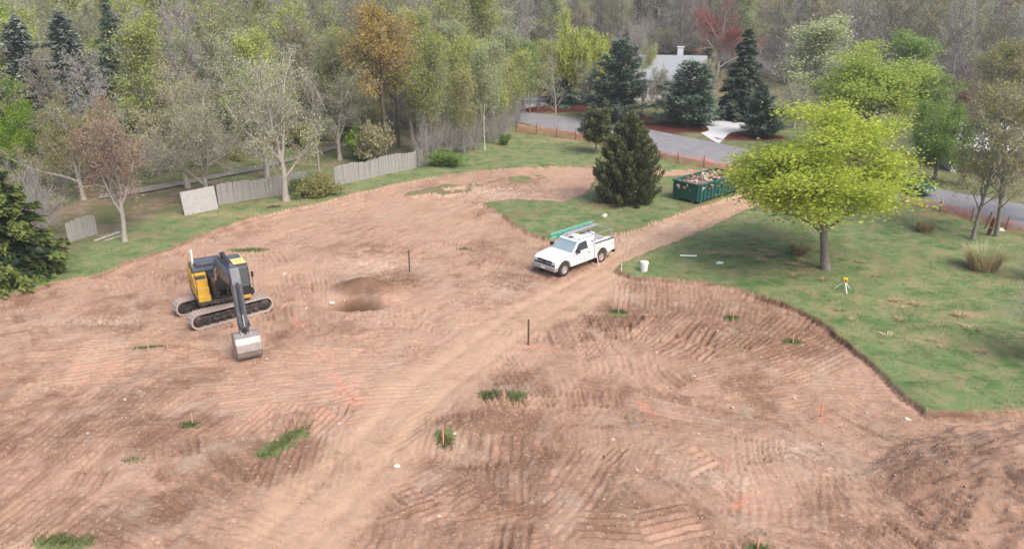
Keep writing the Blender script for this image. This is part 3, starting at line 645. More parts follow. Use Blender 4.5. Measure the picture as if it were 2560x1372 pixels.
T['slim'] = dec('slim', 9, 12, .12, SP_SLIM, minr=.014, leaves=5500, leaf=.22, clump=6, spread=.5, bark=B_GREY, twig=B_TWIG, leafm=LF['yellow'])
T['slim_bare'] = dec('slim_bare', 10, 10, .14, SP_SLIM, leaves=400, leaf=.12, clump=3, spread=.2, bark=B_PALE, twig=B_TWIGP, leafm=LF['sage'])
T['maple'] = dec('maple', 21, 4.6, .15, SP_MAPLE, holes=(1.15, -.40), leaves=88000, leaf=.12, clump=30, spread=(.36, .36, .22), flat=.3, droop=.15, bark=B_GREY, twig=B_GREY, leafm=LF['maple'], clip=1.06)
T['maple2'] = dec('maple2', 22, 4.6, .2, SP_MAPLE, holes=(1.1, -.3), leaves=42000, leaf=.15, clump=30, spread=(.42, .42, .26), flat=.4, bark=B_PALE, twig=B_PALE, leafm=LF['maple2'], clip=1.08)

def bush_meshes(key, seed, H, W, leaves, leaf, leafm, twig, stems=14, clump=5, spread=.12):
    rg = np.random.default_rng(seed)
    lv = grow(rg, H, .03, SP_BUSH, stems=stems, spread=W)
    vs, qs, o = [], [], 0
    for L in range(2): v, q = tubes(*lv[L], 4); vs.append(v); qs.append(q + o); o += len(v)
    tm = arr_mesh(key + '_stems', np.concatenate(vs), quads=np.concatenate(qs), mats=[twig], smooth=True)
    vs, qs, ti, mi, o = [], [], [], [], 0
    for L in (2, 3): v, q = tubes(*lv[L], 3); vs.append(v); qs.append(q + o); o += len(v); ti.append(np.full(len(v), .5)); mi.append(np.zeros(len(q)))
    if leaves:
        c, tint = crown_points(rg, lv[-1], leaves, spread, clump); v, q = leaf_quads(rg, c, leaf); vs.append(v); qs.append(q + o); ti.append(np.repeat(.5 * tint + .5 * rg.random(len(c)), 4)); mi.append(np.ones(len(q)))
    cm = arr_mesh(key + '_crown', np.concatenate(vs), quads=np.concatenate(qs), mats=[twig, leafm], mat_idx=np.concatenate(mi), attrs={'tint': np.concatenate(ti)})
    return tm, cm
T['bush_olive'] = bush_meshes('bush_olive', 31, 1.5, .55, 6500, .13, LF['olive'], B_TWIG)
T['bush_bare'] = bush_meshes('bush_bare', 32, 3.2, .45, 300, .1, LF['sage'], B_TWIGP, stems=18)
T['bush_pale'] = bush_meshes('bush_pale', 33, 1.9, .5, 700, .06, LF['sage'], B_PALE, stems=18)
T['bush_green'] = bush_meshes('bush_green', 34, 1.6, .5, 6500, .14, LF['green'], B_TWIG)

def conifer_meshes(key, seed, H, Rd, zb, leafm, bark, whorl=.32, per=6, sprays=11, ln=.34, wd=.13, droop=.25, rise=.1, p=.85, tip=.0, irr=.2, trunk_r=.16, fluff=.06):
    rg = np.random.default_rng(seed)
    zs = np.arange(zb, H - .15, whorl * H / 9); br = []
    for z in zs:
        t = (z - zb) / (H - zb); Lr = Rd * (1 - t) ** p * (.55 + .45 * min(1, t / .12 + .4)) + .12
        n = max(4, int(per * (.6 + .7 * (1 - t))))
        for k in range(n):
            br.append((z + rg.normal(0, .08), 2 * math.pi * (k + rg.random()) / n + z * 3, Lr * rg.uniform(1 - irr * 2, 1 + irr), t))
    br = np.array(br); n = len(br); m = 5; s = np.linspace(0, 1, m)
    dx, dy = np.cos(br[:, 1]), np.sin(br[:, 1])
    slope = rise + .35 * br[:, 3]
    zc = br[:, 0][:, None] + br[:, 2][:, None] * (slope[:, None] * s - (droop * (1 - .6 * br[:, 3]))[:, None] * s ** 2)
    P = np.stack([dx[:, None] * br[:, 2][:, None] * s, dy[:, None] * br[:, 2][:, None] * s, zc], -1)
    v, q = tubes(P, .035 * (1.15 - s)[None, :] * np.ones((n, 1)), 3)
    tv, tq = tubes(np.array([[[0, 0, -.1], [0, 0, H * .5], [0, 0, H]]], float), np.array([[trunk_r, trunk_r * .55, .015]]), 7)
    tm = arr_mesh(key + '_trunk', np.concatenate([tv, v]), quads=np.concatenate([tq, q + len(tv)]), mats=[bark], smooth=True)
    # sprays of needles: dense, along and beside every branch
    cnt = np.maximum(3, (sprays * br[:, 2] / Rd * 1.6).astype(int)); bi = np.repeat(np.arange(n), cnt * 3)
    k = len(bi); t = np.sqrt(rg.uniform(.02, 1.05, k)); tc = np.clip(t, 0, .999) * (m - 1); si = tc.astype(int); fr = (tc - si)[:, None]
    c = P[bi, si] * (1 - fr) + P[bi, si + 1] * fr
    d = unit(P[bi, si + 1] - P[bi, si]); side = np.stack([-dy[bi], dx[bi], np.zeros(k)], -1)
    off = rg.normal(0, .28, k) * (1.05 - t) * br[bi, 2]; c = c + side * off[:, None] + rg.normal(0, fluff, (k, 3)); c[:, 2] -= np.abs(off) * .12
    a = unit(d + side * (np.sign(off) * rg.uniform(.2, 1.1, k))[:, None] + rg.normal(0, .25, (k, 3)) + np.array([0, 0, -.12]))
    b = unit(np.cross(a, np.array([0, 0, 1.]) + rg.normal(0, .35, (k, 3)))); sz = rg.uniform(.7, 1.3, k)[:, None]
    up = np.cross(b, a)
    l0 = ln * sz; w0 = wd * sz
    Vv = np.stack([c - a * l0 * .3, c + b * w0 - up * .02, c + a * l0 * .8, c - b * w0 - up * .02], 1).reshape(-1, 3)
    tint = np.clip(rg.random(k) * .55 + .45 * np.clip(t, 0, 1) ** 4 * (1 if tip == 0 else tip) , 0, 1)
    if tip: tint = np.where(t > .8, rg.uniform(.45, 1.0, k), rg.uniform(0, .18, k))
    cm = arr_mesh(key + '_crown', Vv, quads=np.arange(k * 4).reshape(-1, 4), mats=[leafm], attrs={'tint': np.repeat(tint, 4)})
    return tm, cm
T['spruce'] = conifer_meshes('spruce', 41, 9, 2.3, .3, LF['spruce'], B_DARK, per=8, sprays=26, whorl=.3, ln=.36, wd=.10, droop=.35, rise=-.05)
T['spruce_tipped'] = conifer_meshes('spruce_tipped', 42, 7.2, 4.4, .2, LF['spruce_tip'], B_DARK, per=10, sprays=40, whorl=.5, ln=.44, wd=.15, droop=.3, rise=-.05, tip=1, p=.8, fluff=.1)
T['bluespruce'] = conifer_meshes('bluespruce', 43, 14, 4.2, .8, LF['bluespruce'], B_GREY, per=9, sprays=46, whorl=.30, ln=.5, wd=.13, droop=.25, rise=.05, irr=.36, fluff=.15)
T['darkspruce'] = conifer_meshes('darkspruce', 44, 15, 3.6, .5, LF['pine'], B_DARK, per=7, sprays=30, whorl=.36, ln=.5, wd=.12, droop=.3, rise=0, irr=.38, fluff=.12)
T['pine'] = conifer_meshes('pine', 45, 8, 3.4, .5, LF['pine'], B_DARK, per=8, sprays=40, whorl=.62, ln=.34, wd=.11, droop=.1, rise=.28, p=.62, irr=.28, fluff=.16)
T['pine_b'] = conifer_meshes('pine_b', 46, 8, 3.6, .6, LF['pine'], B_DARK, per=8, sprays=42, whorl=.7, ln=.34, wd=.11, droop=.05, rise=.22, p=.55, irr=.3, fluff=.18)
T['roundpine'] = conifer_meshes('roundpine', 47, 3.4, 1.45, 1.0, LF['yew'], B_GREY, per=9, sprays=26, whorl=.6, ln=.2, wd=.06, droop=.0, rise=.3, p=.38, fluff=.12, trunk_r=.08)
def yew_meshes():
    """upright evergreen: some 260 boughs sweeping up and out to their own tips, needles bunched along each"""
    rg = np.random.default_rng(48); H_, Rr = 5.9, 2.45
    prof = lambda t: Rr * np.clip(np.sin(np.clip(t * .93 + .08, 0, 1) ** .72 * math.pi), 0, 1) ** .60
    n = 300; tz = rg.random(n) ** .95; an = rg.random(n) * 2 * math.pi; ln = prof(tz) * rg.uniform(.72, 1.16, n)
    tip = np.stack([np.cos(an) * ln, np.sin(an) * ln, tz * H_ + .05 + rg.normal(0, .12, n)], -1)
    root = np.stack([tip[:, 0] * .08, tip[:, 1] * .08, np.maximum(.1, tip[:, 2] - ln * .55)], -1); mid = root * .5 + tip * .5; mid[:, 2] -= .12 * ln
    P = np.stack([root, .25 * root + .5 * mid + .25 * tip, tip], 1); v, q = tubes(P, np.array([[.045, .03, .01]]) * np.ones((n, 1)), 4)
    tv, tq = tubes(np.array([[[0, 0, -.1], [0.05, 0, 2.5], [0, .05, 5.4]]]), np.array([[.17, .11, .02]]), 7)
    tm = arr_mesh('yew_trunk', np.concatenate([tv, v]), quads=np.concatenate([tq, q + len(tv)]), mats=[B_DARK], smooth=True)
    k = 27000; b = rg.integers(0, n, k); t = 1.04 - .62 * rg.random(k) ** 1.4; ax = tip[b] - mid[b]
    c = mid[b] + ax * ((t - .4) / .6)[:, None]; c += rg.normal(0, 1, (k, 3)) * (.08 + .20 * (1.05 - t))[:, None]; c[:, 2] = np.maximum(c[:, 2], .06)
    a = unit(unit(ax) + rg.normal(0, .45, (k, 3)) + np.array([0, 0, .25])); bb = unit(np.cross(a, rg.normal(0, 1, (k, 3))))
    l0 = .27 * rg.uniform(.6, 1.3, k)[:, None]; w0 = .06 * rg.uniform(.7, 1.3, k)[:, None]
    Vv = np.stack([c - a * l0 * .4, c + bb * w0, c + a * l0 * .6, c - bb * w0], 1).reshape(-1, 3)
    tint = np.clip(.35 * rg.random(n)[b] + .35 * np.clip((t - .75) / .3, 0, 1) + rg.normal(.1, .15, k), 0, 1)
    return tm, arr_mesh('yew_crown', Vv, quads=np.arange(k * 4).reshape(-1, 4), mats=[LF['yew']], attrs={'tint': np.repeat(tint, 4)})
T['yew'] = yew_meshes()
def willow_meshes():
    rg = np.random.default_rng(49); lv = grow(rg, 5.5, .35, [L_(5, .04, 0, .6, 12, .4, .8, .15, .95, flatf, .55, .4), L_(6, .1, .06, .25, 10, .2, .8, .2, .45, cone, .5), L_(3, .15, .05, .3)])
    vs, qs, o = [], [], 0
    for L in range(3): v, q = tubes(*lv[L], (7, 5, 3)[L]); vs.append(v); qs.append(q + o); o += len(v)
    tm = arr_mesh('willow_trunk', np.concatenate(vs), quads=np.concatenate(qs), mats=[B_GREY], smooth=True)
    # hanging streamers of leaves
    ns = 1500; s0, _ = crown_points(rg, lv[2], ns, .3, 1, .3); ln = rg.uniform(.8, 3.2, ns); per = 16
    t = rg.random((ns, per)); c = np.repeat(s0[:, None, :], per, 1); c[..., 2] -= t * ln[:, None]; c[..., :2] += rg.normal(0, .12, (ns, per, 2)) * (t[..., None] + .3); c = c.reshape(-1, 3)
    v, q = leaf_quads(rg, c, .34, 0, .35, droop=1.6)
    cm = arr_mesh('willow_crown', v, quads=q, mats=[LF['willow']], attrs={'tint': np.repeat(np.clip(np.repeat(rg.random(ns), per) * .6 + .4 * rg.random(ns * per), 0, 1), 4)})
    return tm, cm
T['willow'] = willow_meshes()
TH = {k: max(v.co.z for v in T[k][1].vertices) for k in T if T[k]}        # heights of the models
TW = {}
for k in T:
    if T[k]:
        co = np.empty(len(T[k][1].vertices) * 3, np.float32); T[k][1].vertices.foreach_get('co', co); co = co.reshape(-1, 3)
        TW[k] = float(np.percentile(np.hypot(co[:, 0], co[:, 1]), 97))

CEN = {}
for k in ('maple', 'maple2'):
    co = np.empty(len(T[k][1].vertices) * 3, np.float32); T[k][1].vertices.foreach_get('co', co); c_ = co.reshape(-1, 3).mean(0); CEN[k] = math.atan2(c_[1], c_[0])
def plant(kind, name, label, cat, x, y, h=None, w=None, rz=None, group=None, leaf=None, bark=None, twig=None, lean=(0, 0), sink=.05, parts=('trunk', 'crown')):
    """one tree of a kind, scaled to height h (and crown radius w)"""
    tm, cm = T[kind]; s = (h / TH[kind]) if h else 1.0; sx = (w / TW[kind]) if w else s
    t = thing(name, label, cat, (x, y, zat(x, y) - sink), random.uniform(0, 6.28) if rz is None else rz, group, rx=lean[0], ry=lean[1]); t.scale = (sx, sx, s)
    a = obj(parts[0], tm, t); b = obj(parts[1], cm, t)
    if bark:
        a.material_slots[0].link = 'OBJECT'; a.material_slots[0].material = bark
    if twig and len(cm.materials) > 1:
        b.material_slots[0].link = 'OBJECT'; b.material_slots[0].material = twig
    if leaf:
        k = len(cm.materials) - 1; b.material_slots[k].link = 'OBJECT'; b.material_slots[k].material = LF[leaf]
    return t
def plant_px(kind, name, label, cat, px, py, top, half=None, **kw):
    """stand a tree on the ground where the photograph shows its foot, as tall as it shows"""
    x, y, z = GP(px, py); h = z_at(top, y) - z
    w = None
    if half: w = half / F * math.hypot(y * cp + (CAM_H - h / 2) * sp_, 0)
    return plant(kind, name, label, cat, x, y, h, w, **kw)
# --- the trees one can tell apart
plant_px('maple', 'maple_tree', 'broad maple in fresh yellow-green leaf standing alone on the lawn by the dirt drive', 'tree', 2064, 672, 222, 240, rz=math.pi - CEN['maple'], lean=(0, -.12))
plant_px('maple2', 'maple_tree', 'tall light green maple with pale inner limbs behind the yellow-green maple', 'tree', 2160, 392, 92, 140, rz=2.2)
plant_px('spread_leaf', 'shade_tree', 'full mid-green leafy tree beside the road past the parked car', 'tree', 2335, 452, 228, 105, rz=1.0, leaf='green')
plant_px('spread_bud', 'flowering_tree', 'dark purple-leaved tree across the road behind the green trees', 'tree', 2372, 330, 160, 75, leaf='purple', twig=B_TWIG)
plant_px('bare_b', 'woodland_tree', 'olive-brown budding tree with slender trunk by the orange fence and stakes', 'tree', 2432, 598, 195, 110, leaf='olive', rz=1.1)
plant_px('bare_b', 'woodland_tree', 'olive-brown budding tree leaning out behind the dry ornamental grass clump', 'tree', 2490, 590, 170, 120, leaf='olive', rz=4.0, lean=(0, .12))
plant_px('leafy_b', 'woodland_tree', 'hazy grey-green spring tree across the road beside the dark spruce', 'tree', 2010, 300, 25, 110, leaf='sage')
plant_px('spread_bare', 'woodland_tree', 'low grey bare tree across the road behind the small pine', 'tree', 1985, 320, 190, 60, twig=B_TWIGP)
plant_px('willow', 'willow_tree', 'pale yellow-green weeping willow rising behind the pines', 'tree', 1460, 262, 15, 82)
plant_px('spread_bud', 'maple_tree', 'red-flowering maple in the bare wood behind the white house', 'tree', 1790, 205, -15, 85, leaf='red', twig=B_TWIGR)
plant_px('pine', 'pine_tree', 'blue-green pine in the mulch bed left of the house roof', 'tree', 1545, 300, 92, 84, rz=.3)
plant_px('pine_b', 'pine_tree', 'blue-green pine on red mulch beside the white concrete apron', 'tree', 1718, 312, 142, 92, rz=1.7)
plant_px('darkspruce', 'pine_tree', 'dark evergreen behind the thin bare tree at the road bend', 'tree', 1405, 262, 108, 58, rz=.8)
plant_px('spruce', 'spruce_tree', 'tall near-black spruce with tiered boughs behind the concrete apron', 'tree', 1850, 300, 70, 62, rz=.5)
plant_px('pine', 'pine_tree', 'small blue-green pine at the end of the concrete apron', 'tree', 1898, 340, 204, 58, rz=2.5)
plant_px('darkspruce', 'spruce_tree', 'little dark evergreen at the foot of the bare wood behind the house', 'tree', 1766, 190, 92, 24)
plant_px('darkspruce', 'spruce_tree', 'small dark evergreen peeping out beside the willow', 'tree', 1560, 215, 66, 30)
plant_px('roundpine', 'pine_tree', 'small round-headed evergreen on a short thin trunk by the orange fence', 'tree', 1490, 382, 258, 42)
plant_px('yew', 'evergreen_shrub', 'big egg-shaped olive evergreen shrub on the grass beside the green dumpster', 'shrub', 1566, 505, 272, 80, parts=('trunk', 'crown'))
plant_px('slim_bare', 'bare_tree', 'thin pale leafless tree standing alone at the orange fence', 'tree', 1388, 330, 110, 48, rz=.2)
plant_px('spread_bare', 'bare_tree', 'pale wispy leafless tree between the two pines and the dark evergreen', 'tree', 1470, 290, 135, 40, twig=B_PALE)
# left side
plant_px('spruce_tipped', 'spruce_tree', 'large dark spruce with yellow-green branch tips at the lawn edge', 'tree', 18, 690, 395, 150)
plant_px('bush_bare', 'bare_shrub', 'tall grey leafless thicket behind the yellow-tipped spruce', 'shrub', 105, 590, 330, 110, parts=('stems', 'crown'))
plant_px('spread_bud', 'budding_tree', 'rosy-brown budding tree with grey trunk by the fallen logs', 'tree', 312, 603, 215, 135, rz=.4)
plant_px('spread_bare', 'bare_tree', 'pale-limbed bare tree leaning over the weathered sheet panel', 'tree', 520, 505, 190, 125, rz=2.0, lean=(0, -.14))
plant_px('spread_bud', 'budding_tree', 'cream-budding spreading tree beyond the gravel path left of the fence', 'tree', 470, 470, 140, 140, leaf='cream', twig=B_TWIG, rz=3)
plant_px('spread_bare', 'bare_tree', 'pale straight-trunked bare tree standing just in front of the plank fence', 'tree', 715, 502, 95, 150, rz=5)
plant_px('spread_bare', 'bare_tree', 'slender pale bare tree between the plank fence and the gravel path', 'tree', 668, 446, 80, 115, rz=1.2)
plant_px('slim_bare', 'bare_tree', 'bare grey sapling beyond the fence shrub', 'tree', 800, 440, 160, 60, rz=1.2)
plant_px('spread_bare', 'bare_tree', 'low spreading grey bare tree beside the gravel path bend', 'tree', 850, 400, 150, 105, rz=2.9, twig=B_TWIG)
plant_px('oak', 'oak_tree', 'tall dark-trunked oak with orange-brown young leaves behind the fence', 'tree', 965, 398, -8, 112, rz=.9)
plant_px('oak', 'oak_tree', 'dark slender oak close behind the orange-brown oak', 'tree', 997, 370, 60, 60, rz=3.1, leaf='olive')
plant_px('bush_green', 'flowering_shrub', 'cream-flecked leafy shrub leaning over the plank fence', 'shrub', 930, 408, 285, 50, leaf='cream', parts=('stems', 'crown'))
plant_px('bush_green', 'leafy_shrub', 'dense green shrub behind the cream-flecked one', 'shrub', 905, 398, 300, 42, leaf='bright', parts=('stems', 'crown'))
plant_px('bush_olive', 'leafy_shrub', 'yellow-olive shrub growing in the gap of the plank fence', 'shrub', 800, 492, 430, 50, leaf='olive', parts=('stems', 'crown'))
plant_px('bush_green', 'leafy_shrub', 'small green shrub at the right end of the fence gap', 'shrub', 752, 488, 436, 26, leaf='green', parts=('stems', 'crown'))
plant_px('bush_green', 'leafy_shrub', 'broad low green shrub on the lawn at the end of the fence', 'shrub', 1118, 414, 368, 48, leaf='green', parts=('stems', 'crown'))
plant_px('bush_bare', 'bare_shrub', 'low grey twiggy shrub where the plank fence ends', 'shrub', 1050, 418, 360, 40, parts=('stems', 'crown'))
plant_px('bush_green', 'leafy_shrub', 'little green shrub by the birch stand near the road', 'shrub', 1262, 362, 328, 18, leaf='green', parts=('stems', 'crown'))
for k, (px, py, top, hw, lf) in enumerate([(1068, 402, 55, 62, 'yellow'), (1098, 392, 110, 48, 'sage'), (1130, 380, 75, 60, 'yellow'), (1160, 388, 150, 44, 'olive'), (1185, 372, 95, 52, 'sage'), (1232, 352, 80, 56, 'yellow'), (1250, 345, 130, 40, 'olive'), (1275, 322, 105, 50, 'yellow'), (1300, 305, 85, 55, 'green'), (1325, 285, 110, 45, 'yellow'), (1345, 275, 100, 45, 'olive'), (1045, 385, 95, 50, 'olive')]):
    plant_px('slim', 'slender_tree', {'yellow': 'slender lime-leaved tree of the thin stand between fence and road', 'sage': 'slender pale sage-leaved tree of the thin stand between fence and road', 'olive': 'slender olive-leaved tree of the thin stand between fence and road', 'green': 'slender mid-green tree of the thin stand at the road bend'}[lf], 'tree', px, py, top, hw, leaf=lf, group='slender trees of the roadside stand')
plant_px('slim', 'birch_tree', 'white-trunked birch at the lawn side of the slender stand', 'tree', 1212, 376, 70, 50, leaf='sage', bark=B_BIRCH, rz=.1)
plant_px('bluespruce', 'spruce_tree', 'grey-blue spruce standing left of the dark tall spruce', 'tree', 215, 400, 25, 105)
plant_px('bluespruce', 'spruce_tree', 'broad grey-blue spruce next to the bright green trees', 'tree', 105, 390, 35, 95, rz=2)
plant_px('darkspruce', 'spruce_tree', 'tall blackish spruce between the grey-blue spruce and the cream-budding tree', 'tree', 325, 372, -30, 62)
plant_px('darkspruce', 'spruce_tree', 'dark narrow spruce rising over the grey branches left of the yellow-green trees', 'tree', 522, 300, 38, 52)
plant_px('leafy_a', 'woodland_tree', 'vivid green tree beside the broad grey-blue spruce', 'tree', 10, 370, -40, 90, leaf='bright')
plant_px('spread_leaf', 'woodland_tree', 'low vivid green tree below the broad grey-blue spruce', 'tree', 25, 470, 240, 80, leaf='bright')
plant_px('leafy_a', 'woodland_tree', 'tall lime-green tree left of the orange-brown oak', 'tree', 770, 330, -10, 85, leaf='yellow', rz=2)
plant_px('leafy_b', 'woodland_tree', 'soft lime-green tree near the gravel path under taller trees', 'tree', 700, 360, 90, 80, leaf='yellow')
plant_px('leafy_a', 'woodland_tree', 'yellow-green tree just right of the orange-brown oak', 'tree', 1075, 330, 10, 85, leaf='yellow', rz=1)
plant_px('spread_bare', 'woodland_tree', 'grey forked bare tree between dark narrow spruce and lime-green tree', 'tree', 610, 340, 100, 85, rz=4, bark=B_GREY)
plant_px('spread_bud', 'budding_tree', 'brown-budding low tree left of the gravel path', 'tree', 210, 500, 215, 125, leaf='olive', rz=2)
for k, (px, py, top, hw) in enumerate([(1605, 285, 150, 34), (1640, 290, 160, 30), (1665, 288, 150, 34)]): plant_px('spread_bare', 'bare_tree', 'pale wispy bare tree in front of the white house between the pines', 'tree', px, py, top, hw, twig=B_PALE, leaf='cream', group='pale bare trees before the white house')
plant_px('spread_bud', 'budding_tree', 'cream-yellow budding tree right of the house roof', 'tree', 1772, 262, 122, 48, leaf='cream', twig=B_TWIG)
plant_px('spread_bud', 'budding_tree', 'yellow budding tree left of the house roof', 'tree', 1610, 245, 85, 40, leaf='yellow', twig=B_TWIG)
plant_px('leafy_a', 'woodland_tree', 'light green leafy tree just left of the dark evergreen at the road bend', 'tree', 1350, 268, 90, 60, leaf='yellow', rz=4)
for k, (px, py, top, hw) in enumerate([(1058, 408, 250, 40), (1090, 396, 230, 40), (1125, 388, 240, 40), (1160, 382, 235, 40), (1190, 376, 240, 36), (1235, 358, 235, 36), (1262, 345, 220, 36), (1290, 312, 200, 34)]): plant_px('bush_bare', 'bare_shrub', 'grey twiggy shrub at the feet of the slender roadside stand', 'shrub', px, py, top, hw, parts=('stems', 'crown'), group='twiggy shrubs of the roadside stand')
# right edge
plant_px('bush_pale', 'bare_shrub', 'pale wispy bare bush at the lawn edge near the soil heap', 'shrub', 2620, 900, 590, 150, parts=('stems', 'crown'))
plant_px('bush_pale', 'bare_shrub', 'pale wispy bare bush behind the dry ornamental grass clump', 'shrub', 2590, 700, 560, 70, parts=('stems', 'crown'))

plant_px('leafy_a', 'woodland_tree', 'full olive-green tree beyond the leaning olive-brown tree', 'tree', 2590, 560, 165, 130, leaf='olive', rz=2.0)
plant_px('leafy_a', 'shade_tree', 'mid-green leafy tree across the road left of the garage', 'tree', 2290, 400, 170, 85, leaf='green', rz=2.6)
plant_px('leafy_a', 'shade_tree', 'olive-green leafy tree across the road right above the garage', 'tree', 2500, 380, 90, 100, leaf='olive', rz=.6)
plant_px('leafy_b', 'shade_tree', 'soft green tree across the road between the light green maple and the purple tree', 'tree', 2260, 330, 60, 90, leaf='green', rz=1.6)
# --- the wood: rows of trees behind the site
def keep_clear(x, y):
    px = 1280 + F * x / (y * cp + CAM_H * sp_)
    return px
wood = []
rgw = np.random.default_rng(77)
def scatter(n, y0, y1, xf, ok, dmin):
    c = 0; tries = 0
    while c < n and tries < n * 60:
        tries += 1; y = rgw.uniform(y0, y1); x = rgw.uniform(-1, 1) * (y * xf + 6)
        if not ok(x, y) or any((x - a) ** 2 + (y - b) ** 2 < dmin ** 2 for a, b in wood): continue
        wood.append((x, y)); c += 1; yield x, y, keep_clear(x, y)
def left_ok(x, y):
    p = keep_clear(x, y); return p < 1290 and y > np.interp(p, [0, 300, 600, 900, 1290], [62, 66, 74, 84, 104])
def back_ok(x, y):
    p = keep_clear(x, y); return p >= 1290 and y > np.interp(p, [1290, 1550, 1700, 2000, 2560], [128, 150, 150, 118, 92])
KINDS_L = [('bare_a', None, B_TWIGP, 'bare grey woodland tree with lavender twigs in the wood left of the road'), ('bare_b', 'sage', B_TWIG, 'grey woodland tree with a few pale leaves in the wood left of the road'), ('leafy_b', 'yellow', None, 'yellow-green woodland tree in the wood left of the road'),
           ('bare_a', 'olive', B_TWIG, 'brownish bare woodland tree in the wood left of the road'), ('bare_b', 'yellow', B_TWIG, 'thinly leafed yellowish woodland tree in the wood left of the road')]
KINDS_R = [('bare_a', None, B_TWIGP, 'bare grey woodland tree with lavender twigs in the wood across the road'), ('bare_a', 'rosy', B_TWIGR, 'rosy-twigged bare tree in the wood across the road'), ('bare_b', 'sage', B_TWIG, 'grey woodland tree with a few pale leaves in the wood across the road'),
           ('bare_b', 'olive', B_TWIGP, 'brownish thinly leafed tree in the wood across the road'), ('leafy_b', 'sage', None, 'pale green woodland tree in the wood across the road')]
for ok, kinds, n, pr, grp in ((left_ok, KINDS_L, 150, [.12, .26, .28, .10, .24], 'trees of the wood left of the road'), (back_ok, KINDS_R, 140, [.36, .16, .20, .16, .12], 'trees of the wood across the road')):
    for x, y, p in scatter(n, 60, 190, .70, ok, 4.6):
        k, lf, tw, lb = kinds[rgw.choice(5, p=pr)]
        plant(k, 'woodland_tree', lb, 'tree', x, y, rgw.uniform(12.5, 17.5) * (1 if y > 95 else .85), group=grp, leaf=lf, twig=tw, lean=(rgw.normal(0, .03), rgw.normal(0, .03)))
for k, (px, py, top, hw, kd, lf, lb) in enumerate([(590, 372, 60, 75, 'bare_b', 'sage', 'grey-green tree with pale leaves just left of the lime-green trees'), (640, 350, 90, 70, 'leafy_b', 'sage', 'pale sage-green tree behind the slender pale bare tree'), (830, 345, 70, 75, 'bare_b', 'yellow', 'thin-leaved yellowish tree behind the low spreading bare tree'), (880, 335, 90, 70, 'leafy_b', 'green', 'green leafy tree close left of the dark-trunked oak'), (910, 350, 180, 60, 'slim', 'yellow', 'small lime-leaved tree close beside the dark oak trunk'), (1030, 345, 60, 80, 'leafy_b', 'olive', 'olive leafy tree right behind the dark-trunked oak'), (1120, 330, 40, 80, 'leafy_a', 'sage', 'tall sage-green tree behind the slender stand'), (1180, 318, 55, 80, 'leafy_b', 'yellow', 'tall yellow-green tree behind the slender stand'), (1245, 300, 60, 75, 'leafy_a', 'sage', 'tall pale green tree behind the birch'), (1310, 282, 95, 65, 'leafy_b', 'sage', 'sage-green tree at the road side of the slender stand'), (430, 370, 95, 80, 'bare_b', 'cream', 'cream-budding tree behind the spreading one by the path'), (60, 450, 170, 90, 'leafy_b', 'green', 'green leafy tree below the grey-blue spruces'), (150, 440, 250, 70, 'slim', 'sage', 'small sage-green tree at the foot of the grey-blue spruce'), (280, 430, 260, 70, 'slim', 'yellow', 'small yellowish tree under the blackish spruce')]):
    plant_px(kd, 'woodland_tree', lb, 'tree', px, py, top, hw, leaf=lf)
# undergrowth one cannot count, and the far wood that reads as one mass
def low_mass(name, pts, lf, H0, n_leaf, size, twigm):
    rg = np.random.default_rng(len(pts)); vs, qs, ti, mi, o = [], [], [], [], 0
    lv = grow(rg, 1.0, .02, SP_BUSH[:3], stems=7, spread=.5); base = [tubes(*lv[L], 3) for L in range(3)]
    ends = lv[2][0][:, -1]
    for (x, y, s) in pts:
        z = zat(x, y); a = rg.random() * 6.28; M = np.array([[math.cos(a), -math.sin(a), 0], [math.sin(a), math.cos(a), 0], [0, 0, 1]]) * s * H0
        for v, q in base: vs.append(v @ M.T + [x, y, z]); qs.append(q + o); o += len(v); ti.append(np.full(len(v), .5)); mi.append(np.zeros(len(q)))
        c = ends[rg.integers(0, len(ends), n_leaf)] @ M.T + [x, y, z] + rg.normal(0, .15, (n_leaf, 3))
        v, q = leaf_quads(rg, c, size); vs.append(v); qs.append(q + o); o += len(v); ti.append(np.repeat(rg.random(n_leaf), 4)); mi.append(np.ones(len(q)))
    o_ = obj(name, arr_mesh(name, np.concatenate(vs), quads=np.concatenate(qs), mats=[twigm, LF[lf]], mat_idx=np.concatenate(mi), attrs={'tint': np.concatenate(ti)}))
    return o_
pts = []
while len(pts) < 130:
    y = rgw.uniform(52, 120); x = rgw.uniform(-60, 20)
    p = keep_clear(x, y)
    if p < 1300 and y > np.interp(p, [0, 300, 600, 900, 1300], [54, 60, 66, 78, 102]) and np.min(line_dist(np.array([x]), np.array([y]), PTH)) > 2.2 and (p < 380 or p > 860 or y > 76): pts.append((x, y, rgw.uniform(.6, 1.5)))
tag(low_mass('undergrowth', pts[:65], 'olive', 1.0, 70, .16, B_TWIG), 'olive and brown undergrowth beneath the left wood', 'undergrowth', kind='stuff')
tag(low_mass('undergrowth', pts[65:], 'green', .8, 90, .16, B_TWIG), 'fresh green undergrowth beneath the left wood', 'undergrowth', kind='stuff')
